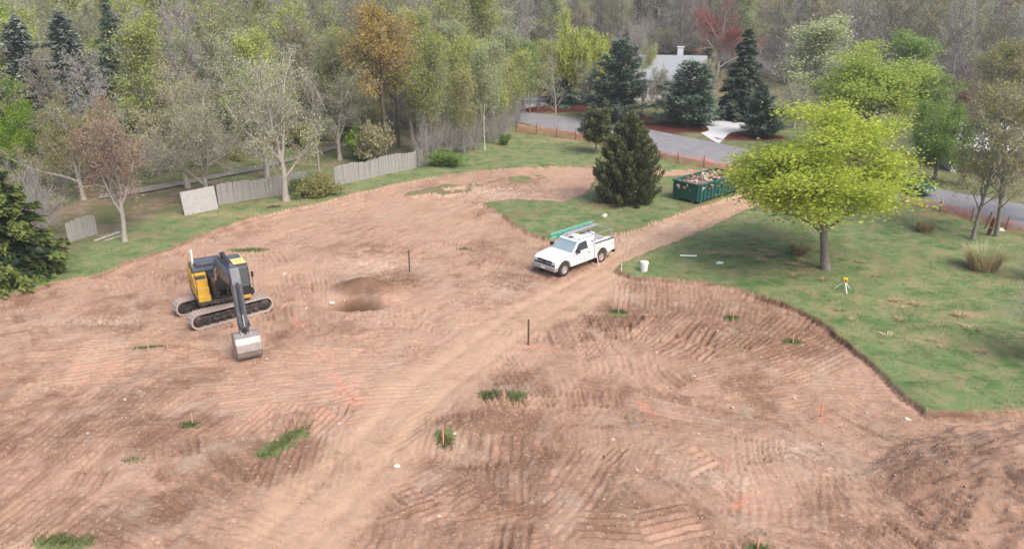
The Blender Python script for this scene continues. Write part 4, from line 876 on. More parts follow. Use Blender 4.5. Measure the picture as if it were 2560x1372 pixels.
def gn_scatter(name, pts, variants, label, cat):
    """one mass: points that carry turn, size and kind, each showing one of the tree models"""
    P = np.array(pts); n = len(P)
    me = bpy.data.meshes.new(name); me.vertices.add(n); me.vertices.foreach_set('co', P[:, :3].astype(np.float32).ravel())
    for an, col in (('turn', 3), ('size', 4), ('wide', 5)):
        a = me.attributes.new(an, 'FLOAT', 'POINT'); a.data.foreach_set('value', P[:, col].astype(np.float32))
    a = me.attributes.new('sort', 'INT', 'POINT'); a.data.foreach_set('value', P[:, 6].astype(np.int32))
    o = obj(name, me); tag(o, label, cat, kind='stuff')
    ng = bpy.data.node_groups.new(name, 'GeometryNodeTree'); ng.interface.new_socket('Geometry', in_out='INPUT', socket_type='NodeSocketGeometry'); ng.interface.new_socket('Geometry', in_out='OUTPUT', socket_type='NodeSocketGeometry')
    gi, go = ng.nodes.new('NodeGroupInput'), ng.nodes.new('NodeGroupOutput'); jn = ng.nodes.new('GeometryNodeJoinGeometry'); lk = ng.links.new
    def attr(nm, t): q = ng.nodes.new('GeometryNodeInputNamedAttribute'); q.data_type = t; q.inputs[0].default_value = nm; return q.outputs[0]
    rot = ng.nodes.new('ShaderNodeCombineXYZ'); lk(attr('turn', 'FLOAT'), rot.inputs[2])
    scl = ng.nodes.new('ShaderNodeCombineXYZ'); w = attr('wide', 'FLOAT'); lk(w, scl.inputs[0]); lk(w, scl.inputs[1]); lk(attr('size', 'FLOAT'), scl.inputs[2])
    for k, (a_, b_) in enumerate(variants):
        cmpn = ng.nodes.new('FunctionNodeCompare'); cmpn.data_type = 'INT'; cmpn.operation = 'EQUAL'; lk(attr('sort', 'INT'), cmpn.inputs[2]); cmpn.inputs[3].default_value = k
        for ob in (a_, b_):
            oi = ng.nodes.new('GeometryNodeObjectInfo'); oi.inputs['Object'].default_value = ob; oi.inputs['As Instance'].default_value = True; oi.transform_space = 'ORIGINAL'
            ip = ng.nodes.new('GeometryNodeInstanceOnPoints'); lk(gi.outputs[0], ip.inputs['Points']); lk(cmpn.outputs[0], ip.inputs['Selection']); lk(oi.outputs['Geometry'], ip.inputs['Instance']); lk(rot.outputs[0], ip.inputs['Rotation']); lk(scl.outputs[0], ip.inputs['Scale']); lk(ip.outputs[0], jn.inputs[0])
    lk(jn.outputs[0], go.inputs[0]); m = o.modifiers.new('scatter', 'NODES'); m.node_group = ng; return o
def tree_of(mesh, twig):
    """an existing tree that shows this model with these twigs"""
    for o in C.objects:
        if o.type == 'MESH' and o.data is mesh and o.name.startswith('crown') and o.material_slots[0].material is twig: return [c for c in o.parent.children if c.name.startswith('trunk')][0], o
    o = [q for q in C.objects if q.type == 'MESH' and q.data is mesh][0]; return [c for c in o.parent.children if c is not o][0], o
rg9 = np.random.default_rng(90); pts = []
VAR = [tree_of(T['bare_a'][1], B_TWIGP), tree_of(T['bare_a'][1], B_TWIGR), tree_of(T['bare_b'][1], B_TWIG), tree_of(T['bare_b'][1], B_TWIGP)]
for _ in range(1100):
    y = rg9.uniform(175, 340); x = rg9.uniform(-1, 1) * y * .75; s = rg9.uniform(.85, 1.25); pts.append((x, y, zat(x, y) - .2, rg9.random() * 6.28, s, s * rg9.uniform(.9, 1.4), rg9.choice(4, p=[.55, .15, .15, .15])))
gn_scatter('far_wood', pts, VAR, 'grey leafless wood on the rise far behind everything', 'wood')
# saplings and brush that fill the wood between the trunks
BV = [c for c in C.objects if c.type == 'MESH' and c.data in (T['bush_bare'][1], T['bush_bare'][0])][:2]; BO = [c for c in C.objects if c.type == 'MESH' and c.data in (T['bush_olive'][1], T['bush_olive'][0])][:2]
pts = []
while len(pts) < 1300:
    y = rg9.uniform(60, 190); x = rg9.uniform(-1, 1) * (y * .7 + 6)
    if not (left_ok(x, y) or back_ok(x, y)) or np.min(line_dist(np.array([x]), np.array([y]), PTH)) < 2.5: continue
    s = rg9.uniform(.6, 1.7) * (1 if y > 90 else .7); k = rg9.random() < .4; pts.append((x, y, zat(x, y) - .1, rg9.random() * 6.28, s * (1.3 if k else 1), s * rg9.uniform(1, 1.6), int(k)))
gn_scatter('brush', pts, [BV, BO], 'grey leafless brush filling the wood between the trunks', 'brush')
# ================================================================== MACHINES AND VEHICLES
YEL = pmat('machine_yellow', (.60, .37, .05), .42, dirt=(.40, .25, .10), dirt_amt=.6, scale=3)
BLK = pmat('machine_black', (.03, .034, .042), .38, dirt=(.14, .12, .11), dirt_amt=.45, scale=4)
HOOD = pmat('hood_charcoal', (.075, .085, .11), .35, dirt=(.2, .19, .18), dirt_amt=.5, scale=3)
STEEL = pmat('worn_steel', (.36, .33, .32), .5, .45, dirt=(.27, .21, .18), dirt_amt=.8, scale=3)
TRACKM = pmat('track_steel', (.42, .35, .31), .8, .05, dirt=(.48, .37, .30), dirt_amt=.8, scale=5)
GREASE = pmat('chassis_black', (.03, .027, .026), .6, dirt=(.22, .155, .12), dirt_amt=.75, scale=5)
GLASS = pmat('cab_glass', (.035, .05, .06), .06, dirt=(.06, .07, .08), spec=.8)
CHROME = pmat('cylinder_rod', (.62, .62, .63), .2, 1)
WHITE = pmat('vehicle_white', (.86, .86, .87), .28, dirt=(.66, .62, .58), dirt_amt=.28, scale=2.5, coat=.4)
RUBBER = pmat('tyre_rubber', (.028, .027, .026), .8, dirt=(.16, .115, .09), dirt_amt=.5, scale=8)
RIM = pmat('rim_steel', (.55, .55, .56), .35, .6, dirt=(.35, .29, .25), dirt_amt=.4, scale=9)
PLASTIC = pmat('dark_plastic', (.035, .037, .042), .55)
LAMP = pmat('lamp_lens', (.62, .64, .66), .12, dirt=(.5, .5, .5))
RED = pmat('red_lens', (.30, .012, .012), .2)
ALU = pmat('aluminium', (.62, .63, .65), .35, .7, dirt=(.5, .48, .46))
FIBRE = pmat('green_fibreglass', (.10, .56, .38), .4, dirt=(.14, .48, .34)); 
GREENP = pmat('dumpster_green', (.010, .10, .085), .45, dirt=(.04, .10, .09), dirt_amt=.55, scale=3)
RUSTY = pmat('dumpster_rust', (.10, .085, .07), .8, dirt=(.16, .08, .04))

# ---------------------------------------------------------------- excavator
EX, EY = -15.38, 39.46; ez = zat(EX, EY) - .02
ex = thing('excavator', 'yellow and black tracked excavator with its bucket resting on the dirt', 'excavator', (EX, EY, ez), R(40))
def stadium(L, Hh, z0, n=9):
    r = Hh / 2; a = []
    for k in range(n): t = -math.pi / 2 + math.pi * k / (n - 1); a.append((L / 2 - r + r * math.cos(t), z0 + r + r * math.sin(t)))
    for k in range(n): t = math.pi / 2 + math.pi * k / (n - 1); a.append((-L / 2 + r + r * math.cos(t), z0 + r + r * math.sin(t)))
    return a
for s in (-1, 1):
    yc = s * 1.12
    belt = MB(); o_, i_ = stadium(4.35, .86, 0, 13), stadium(4.2, .70, .08, 13); n = len(o_)
    vs_ = [(p[0], yc + d, p[1]) for d in (-.3, .3) for p in o_] + [(p[0], yc + d, p[1]) for d in (-.3, .3) for p in i_]
    fs_ = []
    for k in range(n):
        k2 = (k + 1) % n; fs_ += [(k, k2, n + k2, n + k), (2 * n + k, 3 * n + k, 3 * n + k2, 2 * n + k2), (k, 2 * n + k, 2 * n + k2, k2), (n + k, n + k2, 3 * n + k2, 3 * n + k)]
    belt.add(vs_, fs_)
    # grouser bars round the belt
    P = np.array(o_ + [o_[0]]); cum = np.r_[0, np.cumsum(np.linalg.norm(np.diff(P, axis=0), axis=1))]
    for d in np.arange(0, cum[-1], .19):
        x = np.interp(d, cum, P[:, 0]); z = np.interp(d, cum, P[:, 1]); x2 = np.interp(min(d + .03, cum[-1]), cum, P[:, 0]); z2 = np.interp(min(d + .03, cum[-1]), cum, P[:, 1])
        a = math.atan2(z2 - z, x2 - x); M = Matrix.Translation((x, yc, z)) @ Matrix.Rotation(-a, 4, 'Y'); belt.box(-.02, .02, -.3, .3, -.035, .012, M=M)
    bo = belt.build('track_belt', TRACKM, ex)
    fr = MB(); fr.box(-1.62, 1.62, yc - .2, yc + .2, .26, .62, .05); fr.box(-1.1, 1.1, yc + s * .2, yc + s * .27, .32, .5, .02); fo = fr.build('track_frame', GREASE, ex)
    for x in (-1.76, 1.76):
        MB().lathe([(.06, -.24), (.29, -.22), (.33, -.08), (.33, .08), (.29, .22), (.12, .28), (.1, .3)], Matrix.Translation((x, yc, .43)) @ Matrix.Rotation(R(90) * -s, 4, 'X'), 18).build('sprocket' if x < 0 else 'idler_wheel', GREASE, fo, True)
    for x in np.linspace(-1.3, 1.3, 7): MB().lathe([(.05, -.2), (.12, -.18), (.12, .18), (.05, .2)], Matrix.Translation((x, yc, .2)) @ Matrix.Rotation(R(90), 4, 'X'), 10).build('track_roller', GREASE, fo, True)
MB().box(-1.1, 1.1, -.85, .85, .45, .85, .08).lathe([(.62, .85), (.62, 1.02)], None, 20).build('undercarriage', GREASE, ex)
# upper works turned towards the bucket
up = MB; UA = R(-60.5 - 40); UM = Matrix.Rotation(UA, 4, 'Z')
def upart(mb, name, mat, parent=ex, smooth=False):
    mb.v = [UM @ Vector(p) for p in mb.v]; return mb.build(name, mat, parent, smooth)
upart(MB().box(-1.5, 1.15, -1.32, 1.32, 1.02, 1.24, .04), 'turntable_deck', GREASE)
cw = [(-2.45 + .25 * math.cos(t) - .0, 0) for t in (0,)]
prof = []
for k in range(13): t = math.pi / 2 + math.pi * k / 12; prof.append((-1.75 + .72 * math.cos(t), 1.33 * math.sin(t)))
cwb = MB(); n = len(prof); cwb.add([(p[0], p[1], 1.06) for p in prof] + [(p[0] - .06, p[1], 1.5) for p in prof] + [(p[0], p[1] * .97, 2.3) for p in prof],
        [tuple(range(n)), tuple(reversed(range(2 * n, 3 * n)))] + [(r * n + k, r * n + k + 1, (r + 1) * n + k + 1, (r + 1) * n + k) for r in (0, 1) for k in range(n - 1)] + [(0, n, 2 * n, 3 * n - 1, 2 * n - 1, n - 1)])
upart(cwb, 'counterweight', YEL)
sp = upart(MB().box(-1.73, -.15, -1.33, -.62, 1.245, 2.33, .05), 'side_panel', YEL)
upart(MB().box(-1.2, -.7, -1.338, -1.325, 1.55, 1.8, .004), 'vent_grille', BLK, sp)
upart(MB().box(-1.73, -.75, .30, 1.33, 1.245, 2.33, .05), 'side_panel', YEL)
hd = upart(MB().box(-1.74, -.35, -.61, .29, 1.245, 2.36, .06), 'engine_housing', BLK)
upart(MB().box(-1.85, -.30, -1.25, 1.0, 2.34, 2.52, .06).box(-1.6, -.62, -1.0, .35, 2.522, 2.74, .08), 'engine_hood', HOOD, hd)
upart(MB().lathe([(.06, 2.5), (.06, 3.1), (.055, 3.3)], Matrix.Translation((-1.35, -1.05, 0)), 10), 'exhaust_pipe', pmat('exhaust_white', (.75, .76, .78), .35), hd, True)
st = upart(MB().box(-.145, .42, -1.32, -.66, 1.245, 2.2, .05), 'tool_box', YEL)
upart(MB().box(.425, .82, -1.31, -.68, 1.245, 1.86, .04), 'step', YEL, st); upart(MB().box(.825, 1.2, -1.30, -.7, 1.245, 1.54, .03), 'step', YEL, st)
upart(MB().box(-.1, .4, -1.25, -.72, 2.205, 2.23, .01), 'step_tread', BLK, st)
upart(MB().path([(.9, -1.28, 1.4), (.9, -1.28, 2.2), (.3, -1.28, 2.75), (-.3, -1.28, 2.75), (-.3, -1.28, 2.3)], .02), 'handrail', BLK)
upart(MB().path([(-.55, -1.2, 2.5), (-.55, -1.2, 2.85), (-1.6, -1.2, 2.85), (-1.6, -1.2, 2.5)], .02), 'handrail', YEL)
upart(MB().prism([(-.3, 1.25), (.95, 1.25), (.95, 2.0), (.75, 2.3), (-.3, 2.2)], -.52, -.24, .02).prism([(-.3, 1.25), (.95, 1.25), (.95, 2.0), (.75, 2.3), (-.3, 2.2)], .12, .33, .02).box(-.35, .5, -.24, .12, 1.25, 1.5, .02), 'boom_bracket', GREASE)
# cab
cabp = [(-.72, 1.25), (1.15, 1.25), (1.28, 1.75), (1.05, 2.72), (.88, 2.86), (-.72, 2.86)]
cab = upart(MB().prism(cabp, .36, 1.32, .04), 'cab', BLK)
upart(MB().prism([(-.60, 1.85), (.12, 1.85), (.12, 2.72), (-.60, 2.72)], 1.315, 1.332), 'cab_window', GLASS, cab)
upart(MB().prism([(.22, 1.5), (1.10, 1.55), (1.17, 1.78), (.96, 2.72), (.22, 2.72)], 1.316, 1.333), 'cab_window', GLASS, cab)
upart(MB().prism([(.10, 1.9), (1.12, 1.9), (.96, 2.72), (.10, 2.72)], .346, .364), 'cab_window', GLASS, cab)
wf = MB(); wf.add([(1.150 + .012, .45, 1.32), (1.150 + .012, 1.23, 1.32), (1.285, 1.23, 1.77), (1.285, .45, 1.77), (1.068, 1.23, 2.68), (1.068, .45, 2.68)], [(0, 1, 2, 3), (3, 2, 4, 5)]); upart(wf, 'windscreen', GLASS, cab)
upart(MB().box(-.66, .90, .42, 1.27, 2.862, 2.93, .03), 'cab_roof', pmat('cab_roof_yellow', (.74, .58, .22), .4, dirt=(.6, .5, .3)), cab)
upart(MB().box(-.60, .1, .47, 1.2, 2.931, 2.95, .01), 'roof_hatch', HOOD, cab)
upart(MB().path([(1.3, 1.38, 1.35), (1.36, 1.42, 1.9), (1.22, 1.42, 2.3)], .018).box(1.3, 1.34, 1.36, 1.5, 2.2, 2.5, .01), 'mirror', BLK, cab)
upart(MB().box(.7, 1.25, .45, 1.28, 1.06, 1.22, .02).path([(1.2, .5, 1.2), (1.5, .5, 1.28), (1.5, 1.2, 1.28), (1.2, 1.2, 1.2)], .02), 'cab_step', YEL, cab)
# boom, arm, bucket lie in the plane y = -.07
yb = -.07
boom = upart(MB().prism([(.42, 1.72), (.80, 1.60), (1.5, 2.5), (2.2, 2.9), (3.4, 3.08), (5.15, 3.38), (5.25, 3.68), (3.6, 3.80), (2.1, 3.76), (1.15, 3.36), (.55, 2.3)], yb - .29, yb + .29, .03), 'boom', HOOD)
for d in (-.17, .17): upart(MB().bar((3.3, yb + d, 3.86), (2.1, yb + d, 3.83), .02, .02, 6).bar((2.1, yb + d, 3.83), (1.0, yb + d, 3.2), .02, .02, 6), 'hydraulic_hose', GREASE, boom)
for d in (-.39, .39):
    upart(MB().bar((1.02, yb + d, 1.42), (1.8, yb + d, 2.5), .085, n=12), 'boom_cylinder', BLK, boom, True); upart(MB().bar((1.8, yb + d, 2.5), (2.3, yb + d, 3.3), .045, n=10), 'boom_rod', CHROME, boom, True)
upart(MB().bar((2.4, yb, 4.06), (4.2, yb, 4.12), .085, n=12), 'arm_cylinder', BLK, boom, True); upart(MB().bar((4.2, yb, 4.12), (5.05, yb, 4.12), .05, n=10), 'arm_rod', CHROME, boom, True)
upart(MB().box(2.28, 2.55, yb - .12, yb + .12, 3.86, 4.12, .03), 'cylinder_mount', BLK, boom)
arm = upart(MB().prism([(4.9, 4.2), (5.2, 4.2), (5.55, 3.5), (6.02, 1.35), (5.9, 1.15), (5.66, 1.3), (4.98, 3.3), (4.85, 3.9)], yb - .22, yb + .22, .03), 'arm', HOOD)
upart(MB().bar((5.56, yb, 3.6), (5.98, yb, 2.15), .07, n=12), 'bucket_cylinder', BLK, arm, True); upart(MB().bar((5.98, yb, 2.15), (6.16, yb, 1.6), .04, n=10), 'bucket_rod', CHROME, arm, True)
upart(MB().bar((6.16, yb - .2, 1.6), (6.16, yb + .2, 1.6), .05).bar((6.16, yb - .22, 1.6), (5.84, yb - .22, 1.75), .04).bar((6.16, yb + .22, 1.6), (5.84, yb + .22, 1.75), .04).bar((6.16, yb, 1.6), (6.12, yb, 1.18), .06), 'bucket_link', BLK, arm)
outer = [(5.32, 1.28), (5.75, 1.38), (6.15, 1.25), (6.42, .98), (6.52, .62), (6.42, .30), (6.15, .10), (5.75, .06), (5.40, .12)]
inner = [(5.36, 1.23), (5.74, 1.32), (6.12, 1.19), (6.36, .95), (6.46, .62), (6.37, .33), (6.12, .145), (5.75, .10), (5.41, .155)]
outer = [(5.62 + (p[0] - 5.32) * .88, p[1] * .92) for p in outer]; inner = [(5.62 + (p[0] - 5.32) * .88, p[1] * .92) for p in inner]
bk = MB(); n = len(outer); w = .58
bk.add([(p[0], yb + d, p[1]) for d in (-w, w) for p in outer] + [(p[0], yb + d, p[1]) for d in (-w, w) for p in inner],
       [(k, k + 1, n + k + 1, n + k) for k in range(n - 1)] + [(2 * n + k, 3 * n + k, 3 * n + k + 1, 2 * n + k + 1) for k in range(n - 1)] + [(0, n, 3 * n, 2 * n), (n - 1, 3 * n - 1, 4 * n - 1, 2 * n - 1)])
for d in (-w, w - .03): bk.prism(outer, yb + d, yb + d + .03)
bucket = upart(bk, 'bucket', STEEL)
for k in range(1, 6, 2):
    a, b = outer[k], outer[k + 1]; upart(MB().prism([a, b, (b[0] + .03, b[1] + .0), (a[0] + .03, a[1] + .02)], yb - w + .02, yb + w - .02), 'wear_strip', STEEL, bucket)
for k in range(5):
    d = yb - .48 + k * .24; upart(MB().prism([(5.76, .06), (5.76, .17), (5.50, .08), (5.48, .05)], d - .05, d + .05, .008), 'tooth', STEEL, bucket)
for d in (-.2, .2): upart(MB().prism([(5.72, 1.17), (6.25, 1.19), (6.2, 1.32), (5.95, 1.42), (5.78, 1.36)], yb + d - .03, yb + d + .03, .01), 'bucket_ear', STEEL, bucket)

# ---------------------------------------------------------------- wheels
def wheel(parent, x, y, r, w, side, name='wheel'):
    M = Matrix.Translation((x, y, r)) @ Matrix.Rotation(R(-90) * side, 4, 'X')
    ty = MB().lathe([(r * .60, -w / 2), (r * .9, -w / 2), (r * .985, -w * .38), (r, -w * .2), (r, w * .2), (r * .985, w * .38), (r * .9, w / 2), (r * .60, w / 2), (r * .57, w * .4), (r * .57, -w * .4)], M, 28).build(name, RUBBER, parent, True)
    MB().lathe([(r * .59, w * .1), (r * .59, w * .44), (r * .53, w * .44), (r * .48, w * .22), (r * .22, w * .28), (r * .18, w * .42), (r * .05, w * .43)], M, 24).build('rim', RIM, ty, True)
    return ty
# ---------------------------------------------------------------- pickup with a service body
hx, hy = -.719, -.695; TX, TY = 3.67, 46.62
ax, ay = TX - hx * .26 + 0, TY - hy * .26      # local origin sits .26 ahead of mid wheelbase
tz = (zat(3.06, 44.85) + zat(5.47, 47.18)) / 2
tr = thing('pickup_truck', 'white single-cab service pickup with side tool boxes and ladder rack on the dirt drive', 'truck', (TX, TY, tz - .03), math.atan2(hy, hx))
FX, RX, WR = 1.69, -1.69, .43
def arch(cx, r, n=9, z=.40): return [(cx + r * math.cos(math.pi * (1 - k / (n - 1))), z + r * math.sin(math.pi * (1 - k / (n - 1)))) for k in range(n)]
# cab and nose: side outline with the front wheel arch cut out
front = [(-.98, .50), (-.98, 1.20)] + [(.78, 1.22), (.95, 1.24), (1.35, 1.20), (2.25, 1.10), (2.50, 1.02), (2.58, .85), (2.58, .55)] + [p for p in reversed(arch(FX, .52, 11, .42))]
front = [(-.98, .50), (-.98, 1.22), (.80, 1.24), (1.45, 1.20), (2.10, 1.12), (2.34, 1.03), (2.42, .85), (2.42, .55)] + arch(FX, .55, 11, .46)[::-1] + [(1.1, .48)]
bodyf = MB().prism(front, -.98, .98, .035)
for i, (x, y, z) in enumerate(bodyf.v):                         # round the shoulders and pinch the nose
    k = max(0, (z - .95) / .3); y *= 1 - .045 * k
    if x > 1.8: y *= 1 - .10 * ((x - 1.8) / .62) ** 2
    bodyf.v[i] = (x, y, z)
body = bodyf.build('body', WHITE, tr, True)
cb = MB()
def ring(x, z, wdt): return [(x, -wdt, z), (x, wdt, z)]
roofpts = [(.98, 1.22, .90), (.28, 1.80, .76), (.10, 1.875, .72), (-.55, 1.89, .72), (-.82, 1.85, .74), (-.95, 1.22, .92)]
vsr = []
for x, z, wdt in roofpts: vsr += [(x, -wdt, z), (x, wdt, z)]
fr_ = [(2 * k, 2 * k + 1, 2 * k + 3, 2 * k + 2) for k in range(5)] + [(0, 2, 4, 6, 8, 10), (11, 9, 7, 5, 3, 1), (0, 10, 11, 1)]
cb.add(vsr, fr_); cabo = cb.build('cab', WHITE, tr)
bv = cabo.modifiers.new('bevel', 'BEVEL'); bv.width = .05; bv.segments = 3; bv.limit_method = 'ANGLE'; bv.angle_limit = R(20)
def lerp3(a, b, t): return tuple(a[i] + (b[i] - a[i]) * t for i in range(3))
WGL = pmat('windscreen_glass', (.27, .35, .40), .08, dirt=(.33, .40, .44), spec=.8)
def offs(p, n, d): return tuple(p[i] + n[i] * d for i in range(3))
w0, w1 = (.98, 1.22), (.28, 1.80); nn = Vector((w1[1] - w0[1], 0, w0[0] - w1[0])).normalized()
gl = MB(); a_, b_ = .06, .90
pts = []
for t, wd_ in ((.07, .84), (.93, .70)):
    for s in (-1, 1): pts.append((w0[0] + (w1[0] - w0[0]) * t + nn[0] * .012, s * wd_, w0[1] + (w1[1] - w0[1]) * t + nn[2] * .012))
gl.add(pts, [(0, 1, 3, 2)]); gl.build('windscreen', WGL, cabo)
for s in (-1, 1):
    def sidep(x, z): 
        wv = .905 + (.735 - .905) * (z - 1.22) / (1.84 - 1.22); return (x, s * (wv + .012), z)
    g2 = MB(); g2.add([sidep(.72, 1.27), sidep(.30, 1.70), sidep(-.42, 1.76), sidep(-.48, 1.27)], [(0, 1, 2, 3) if s < 0 else (3, 2, 1, 0)]); g2.build('door_window', GLASS, cabo)
    MB().box(-.635, .875, min(s * .95, s * .984), max(s * .95, s * .984), .585, 1.17).build('door_gap_shade', PLASTIC, tr)  # dark plate whose rim stands in for the shaded gap round the door
    dr = MB().box(-.62, .86, min(s * .955, s * .992), max(s * .955, s * .992), .60, 1.16, .012).build('door', WHITE, tr)
    MB().box(-.52, -.34, min(s * .99, s * 1.012), max(s * .99, s * 1.012), 1.02, 1.09, .006).build('door_handle', PLASTIC, dr)
    MB().box(.55, .72, min(s * .94, s * 1.2), max(s * .94, s * 1.2), 1.25, 1.47, .03).build('mirror', PLASTIC, tr)
    wheel(tr, FX, s * .86, WR, .25, s); wheel(tr, RX, s * .86, WR, .25, s)
    MB().box(2.22, 2.415, min(s * .58, s * .86), max(s * .58, s * .86), .84, 1.0, .02).build('headlight', LAMP, tr)
gr = MB().box(2.25, 2.435, -.57, .57, .74, 1.0, .02).box(2.25, 2.428, -.86, .86, .70, .83, .02).build('grille', PLASTIC, tr)
MB().box(2.43, 2.445, -.55, .55, .855, .885, .005).build('grille_bar', ALU, gr); MB().box(2.442, 2.452, -.10, .10, .85, .89, .004).build('badge', RED, gr)
bp_ = MB().box(2.22, 2.54, -.95, .95, .44, .68, .05).build('front_bumper', pmat('bumper_grey', (.42, .43, .45), .35, .5, dirt=(.3, .26, .24)), tr)
MB().box(2.535, 2.55, -.16, .16, .50, .62, .004).build('number_plate', WHITE, bp_)
MB().box(-.05, .22, -.14, .14, 1.885, 1.915, .01).build('roof_lamp', PLASTIC, cabo)
MB().box(-2.7, 2.2, -.5, .5, .40, .60, .03).build('chassis', GREASE, tr)
# service body
for s in (-1, 1):
    side = [(-3.0, .66), (-3.0, 1.42), (-1.04, 1.42), (-1.04, .52), (-1.12, .52)] + arch(RX, .53, 11, .46)[::-1][::1] + [(-2.35, .62)]
    side = [(-1.04, .52), (-1.04, 1.42), (-2.82, 1.42), (-2.82, .70), (-2.26, .62)] + arch(RX, .55, 11, .48) + [(-1.13, .52)]
    bx_ = MB().prism(side, min(s * .56, s * 1.02), max(s * .56, s * 1.02), .018).build('tool_body', WHITE, tr)
    for (x0, x1, z0, z1) in ((-1.10, -1.52, 1.02, 1.36), (-1.56, -2.28, 1.04, 1.36), (-2.32, -2.77, .78, 1.36)):
        MB().box(x1 - .014, x0 + .014, min(s * 1.012, s * 1.0235), max(s * 1.012, s * 1.0235), z0 - .014, z1 + .014).build('door_gap_shade', PLASTIC, bx_)  # black backing that paints the gap shade round each tool door
        dd = MB().box(x1, x0, min(s * 1.01, s * 1.036), max(s * 1.01, s * 1.036), z0, z1, .008).build('tool_door', WHITE, bx_)
    MB().box(-2.70, -2.60, min(s * 1.034, s * 1.05), max(s * 1.034, s * 1.05), 1.1, 1.16, .004).build('latch', PLASTIC, bx_); MB().box(-1.36, -1.27, min(s * 1.034, s * 1.05), max(s * 1.034, s * 1.05), 1.08, 1.14, .004).build('latch', PLASTIC, bx_)
    MB().box(-2.82, -1.05, min(s * .9, s * 1.03), max(s * .9, s * 1.03), 1.422, 1.45, .006).build('top_rail', PLASTIC, bx_)
    MB().box(-2.83, -2.79, min(s * .72, s * .95), max(s * .72, s * .95), .8, 1.0, .008).build('tail_lamp', RED, bx_)
MB().box(-2.79, -1.06, -.56, .56, .70, .76).box(-1.06, -1.02, -.56, .56, .70, 1.44).build('load_bed', GREASE, tr)
MB().box(-2.85, -2.795, -.56, .56, .68, 1.30, .015).build('tailgate', WHITE, tr); MB().box(-3.0, -2.81, -1.0, 1.0, .46, .62, .03).build('rear_bumper', PLASTIC, tr)
RK = MB()
for s in (-1, 1):
    for x in (-1.15, -2.7): RK.bar((x, s * .85, 1.43), (x, s * .85, 1.97), .028)
    RK.bar((-2.8, s * .85, 1.97), (.45, s * .80, 1.97), .022)
for x in (-2.7, -1.15): RK.bar((x, -.85, 1.97), (x, .85, 1.97), .028)
RK.bar((.4, -.8, 1.97), (.4, .8, 1.97), .022)
for s in (-1, 1): RK.bar((.4, s * .8, 1.97), (.12, s * .73, 1.84), .02)
RK.build('ladder_rack', ALU, tr)
def on_truck(o): o.matrix_world = o.matrix_world; return o
TM = Matrix.Translation((TX, TY, tz - .03)) @ Matrix.Rotation(math.atan2(hy, hx), 4, 'Z')
ld = thing('ladder', 'long green fibreglass extension ladder on the pickup roof rack', 'ladder', TM @ Vector((0, 0, 1.74)), math.atan2(hy, hx))
for k, z in enumerate((.035, .29)): MB().box(-2.95, .95, -.94, -.88, z - .03, z + .04, .006).build('rail', FIBRE, ld)
for k in range(13): MB().bar((-2.85 + k * .3, -.91, .04), (-2.85 + k * .3, -.91, .27), .016).build('rung', ALU, ld)
MB().box(-2.7, .65, -.965, -.945, .05, .25, .005).build('fly_section', pmat('dark_teal_fibre', (.05, .36, .26), .45), ld)  # fly section in a darker teal than the rails
for k, (x, y, z, sx, sy, sz, mt, nm, lb) in enumerate([(-1.7, -.1, .76, .35, .28, .32, pmat('blue_plastic', (.03, .05, .16), .4), 'storage_crate', 'dark blue crate in the pickup load bed'), (-2.3, .2, .76, .2, .2, .34, WHITE, 'storage_crate', 'white box at the back of the pickup load bed'), (-2.0, -.3, .76, .25, .15, .25, PLASTIC, 'storage_crate', 'black box in the pickup load bed')]):
    c = thing(nm, lb, 'crate', TM @ Vector((x, y, z)), math.atan2(hy, hx) + .2 * k); MB().box(-sx, sx, -sy, sy, 0, sz, .02).build('tub', mt, c); MB().box(-sx - .015, sx + .015, -sy - .015, sy + .015, sz + .001, sz + .04, .01).build('lid', mt, c)
for k in range(3):
    p = thing('pipe', 'grey pipe length lying along the pickup rack', 'pipe', TM @ Vector((-1.1, -.45 + .12 * k, 2.035)), math.atan2(hy, hx), 'pipes on the pickup rack'); MB().bar((-1.6, 0, 0), (1.2, 0, 0), .035, n=10).build('tube', ALU, p); MB().bar((1.201, 0, 0), (1.30, 0, 0), .046, n=10).build('socket_end', ALU, p)

# ---------------------------------------------------------------- dumpster
DX, DY = 14.32, 59.71; dh = R(43); dz = zat(DX + 1, DY + 2.2) + .02
dp = thing('dumpster', 'dark green ribbed roll-off dumpster heaped with scrap at the drive edge', 'dumpster', (DX, DY, dz), dh)
DL, DW, DH_ = 5.7, 2.42, 1.42       # local x along the length, y across (body lies on +y side)
MB().box(0, DL, 0, .05, .16, DH_).box(0, DL, DW - .05, DW, .16, DH_).box(DL - .05, DL, .051, DW - .051, .16, DH_).box(.0, DL, .051, DW - .051, .16, .22).build('hopper', GREENP, dp)
dg = MB().box(-.05, -.001, .03, DW - .03, .18, DH_ - .02, .008).build('end_gate', GREENP, dp)
for z in (.45, .78, 1.1): MB().box(-.10, -.051, .08, DW - .08, z, z + .09, .012).build('gate_rib', GREENP, dg)
for y in (.05, DW - .15): MB().box(-.11, -.051, y, y + .1, .2, DH_, .01).build('gate_post', GREENP, dg)
for k in range(12):
    x = .12 + k * .485
    for y0, y1 in ((-.09, -.001), (DW + .001, DW + .09)): MB().box(x, x + .1, y0, y1, .2, DH_ - .12, .012).build('side_rib', GREENP, dp)
for y0, y1 in ((-.11, .06), (DW - .06, DW + .11)): MB().box(-.06, DL + .06, y0, y1, DH_ + .002, DH_ + .12, .02).build('top_rail', GREENP, dp)
for x0, x1 in ((-.12, .03), (DL - .03, DL + .08)): MB().box(x0, x1, .061, DW - .061, DH_ + .002, DH_ + .11, .02).build('top_rail', GREENP, dp)
for y in (.45, DW - .6): MB().box(-.1, DL, y, y + .15, 0, .158, .01).build('skid_rail', RUSTY, dp)
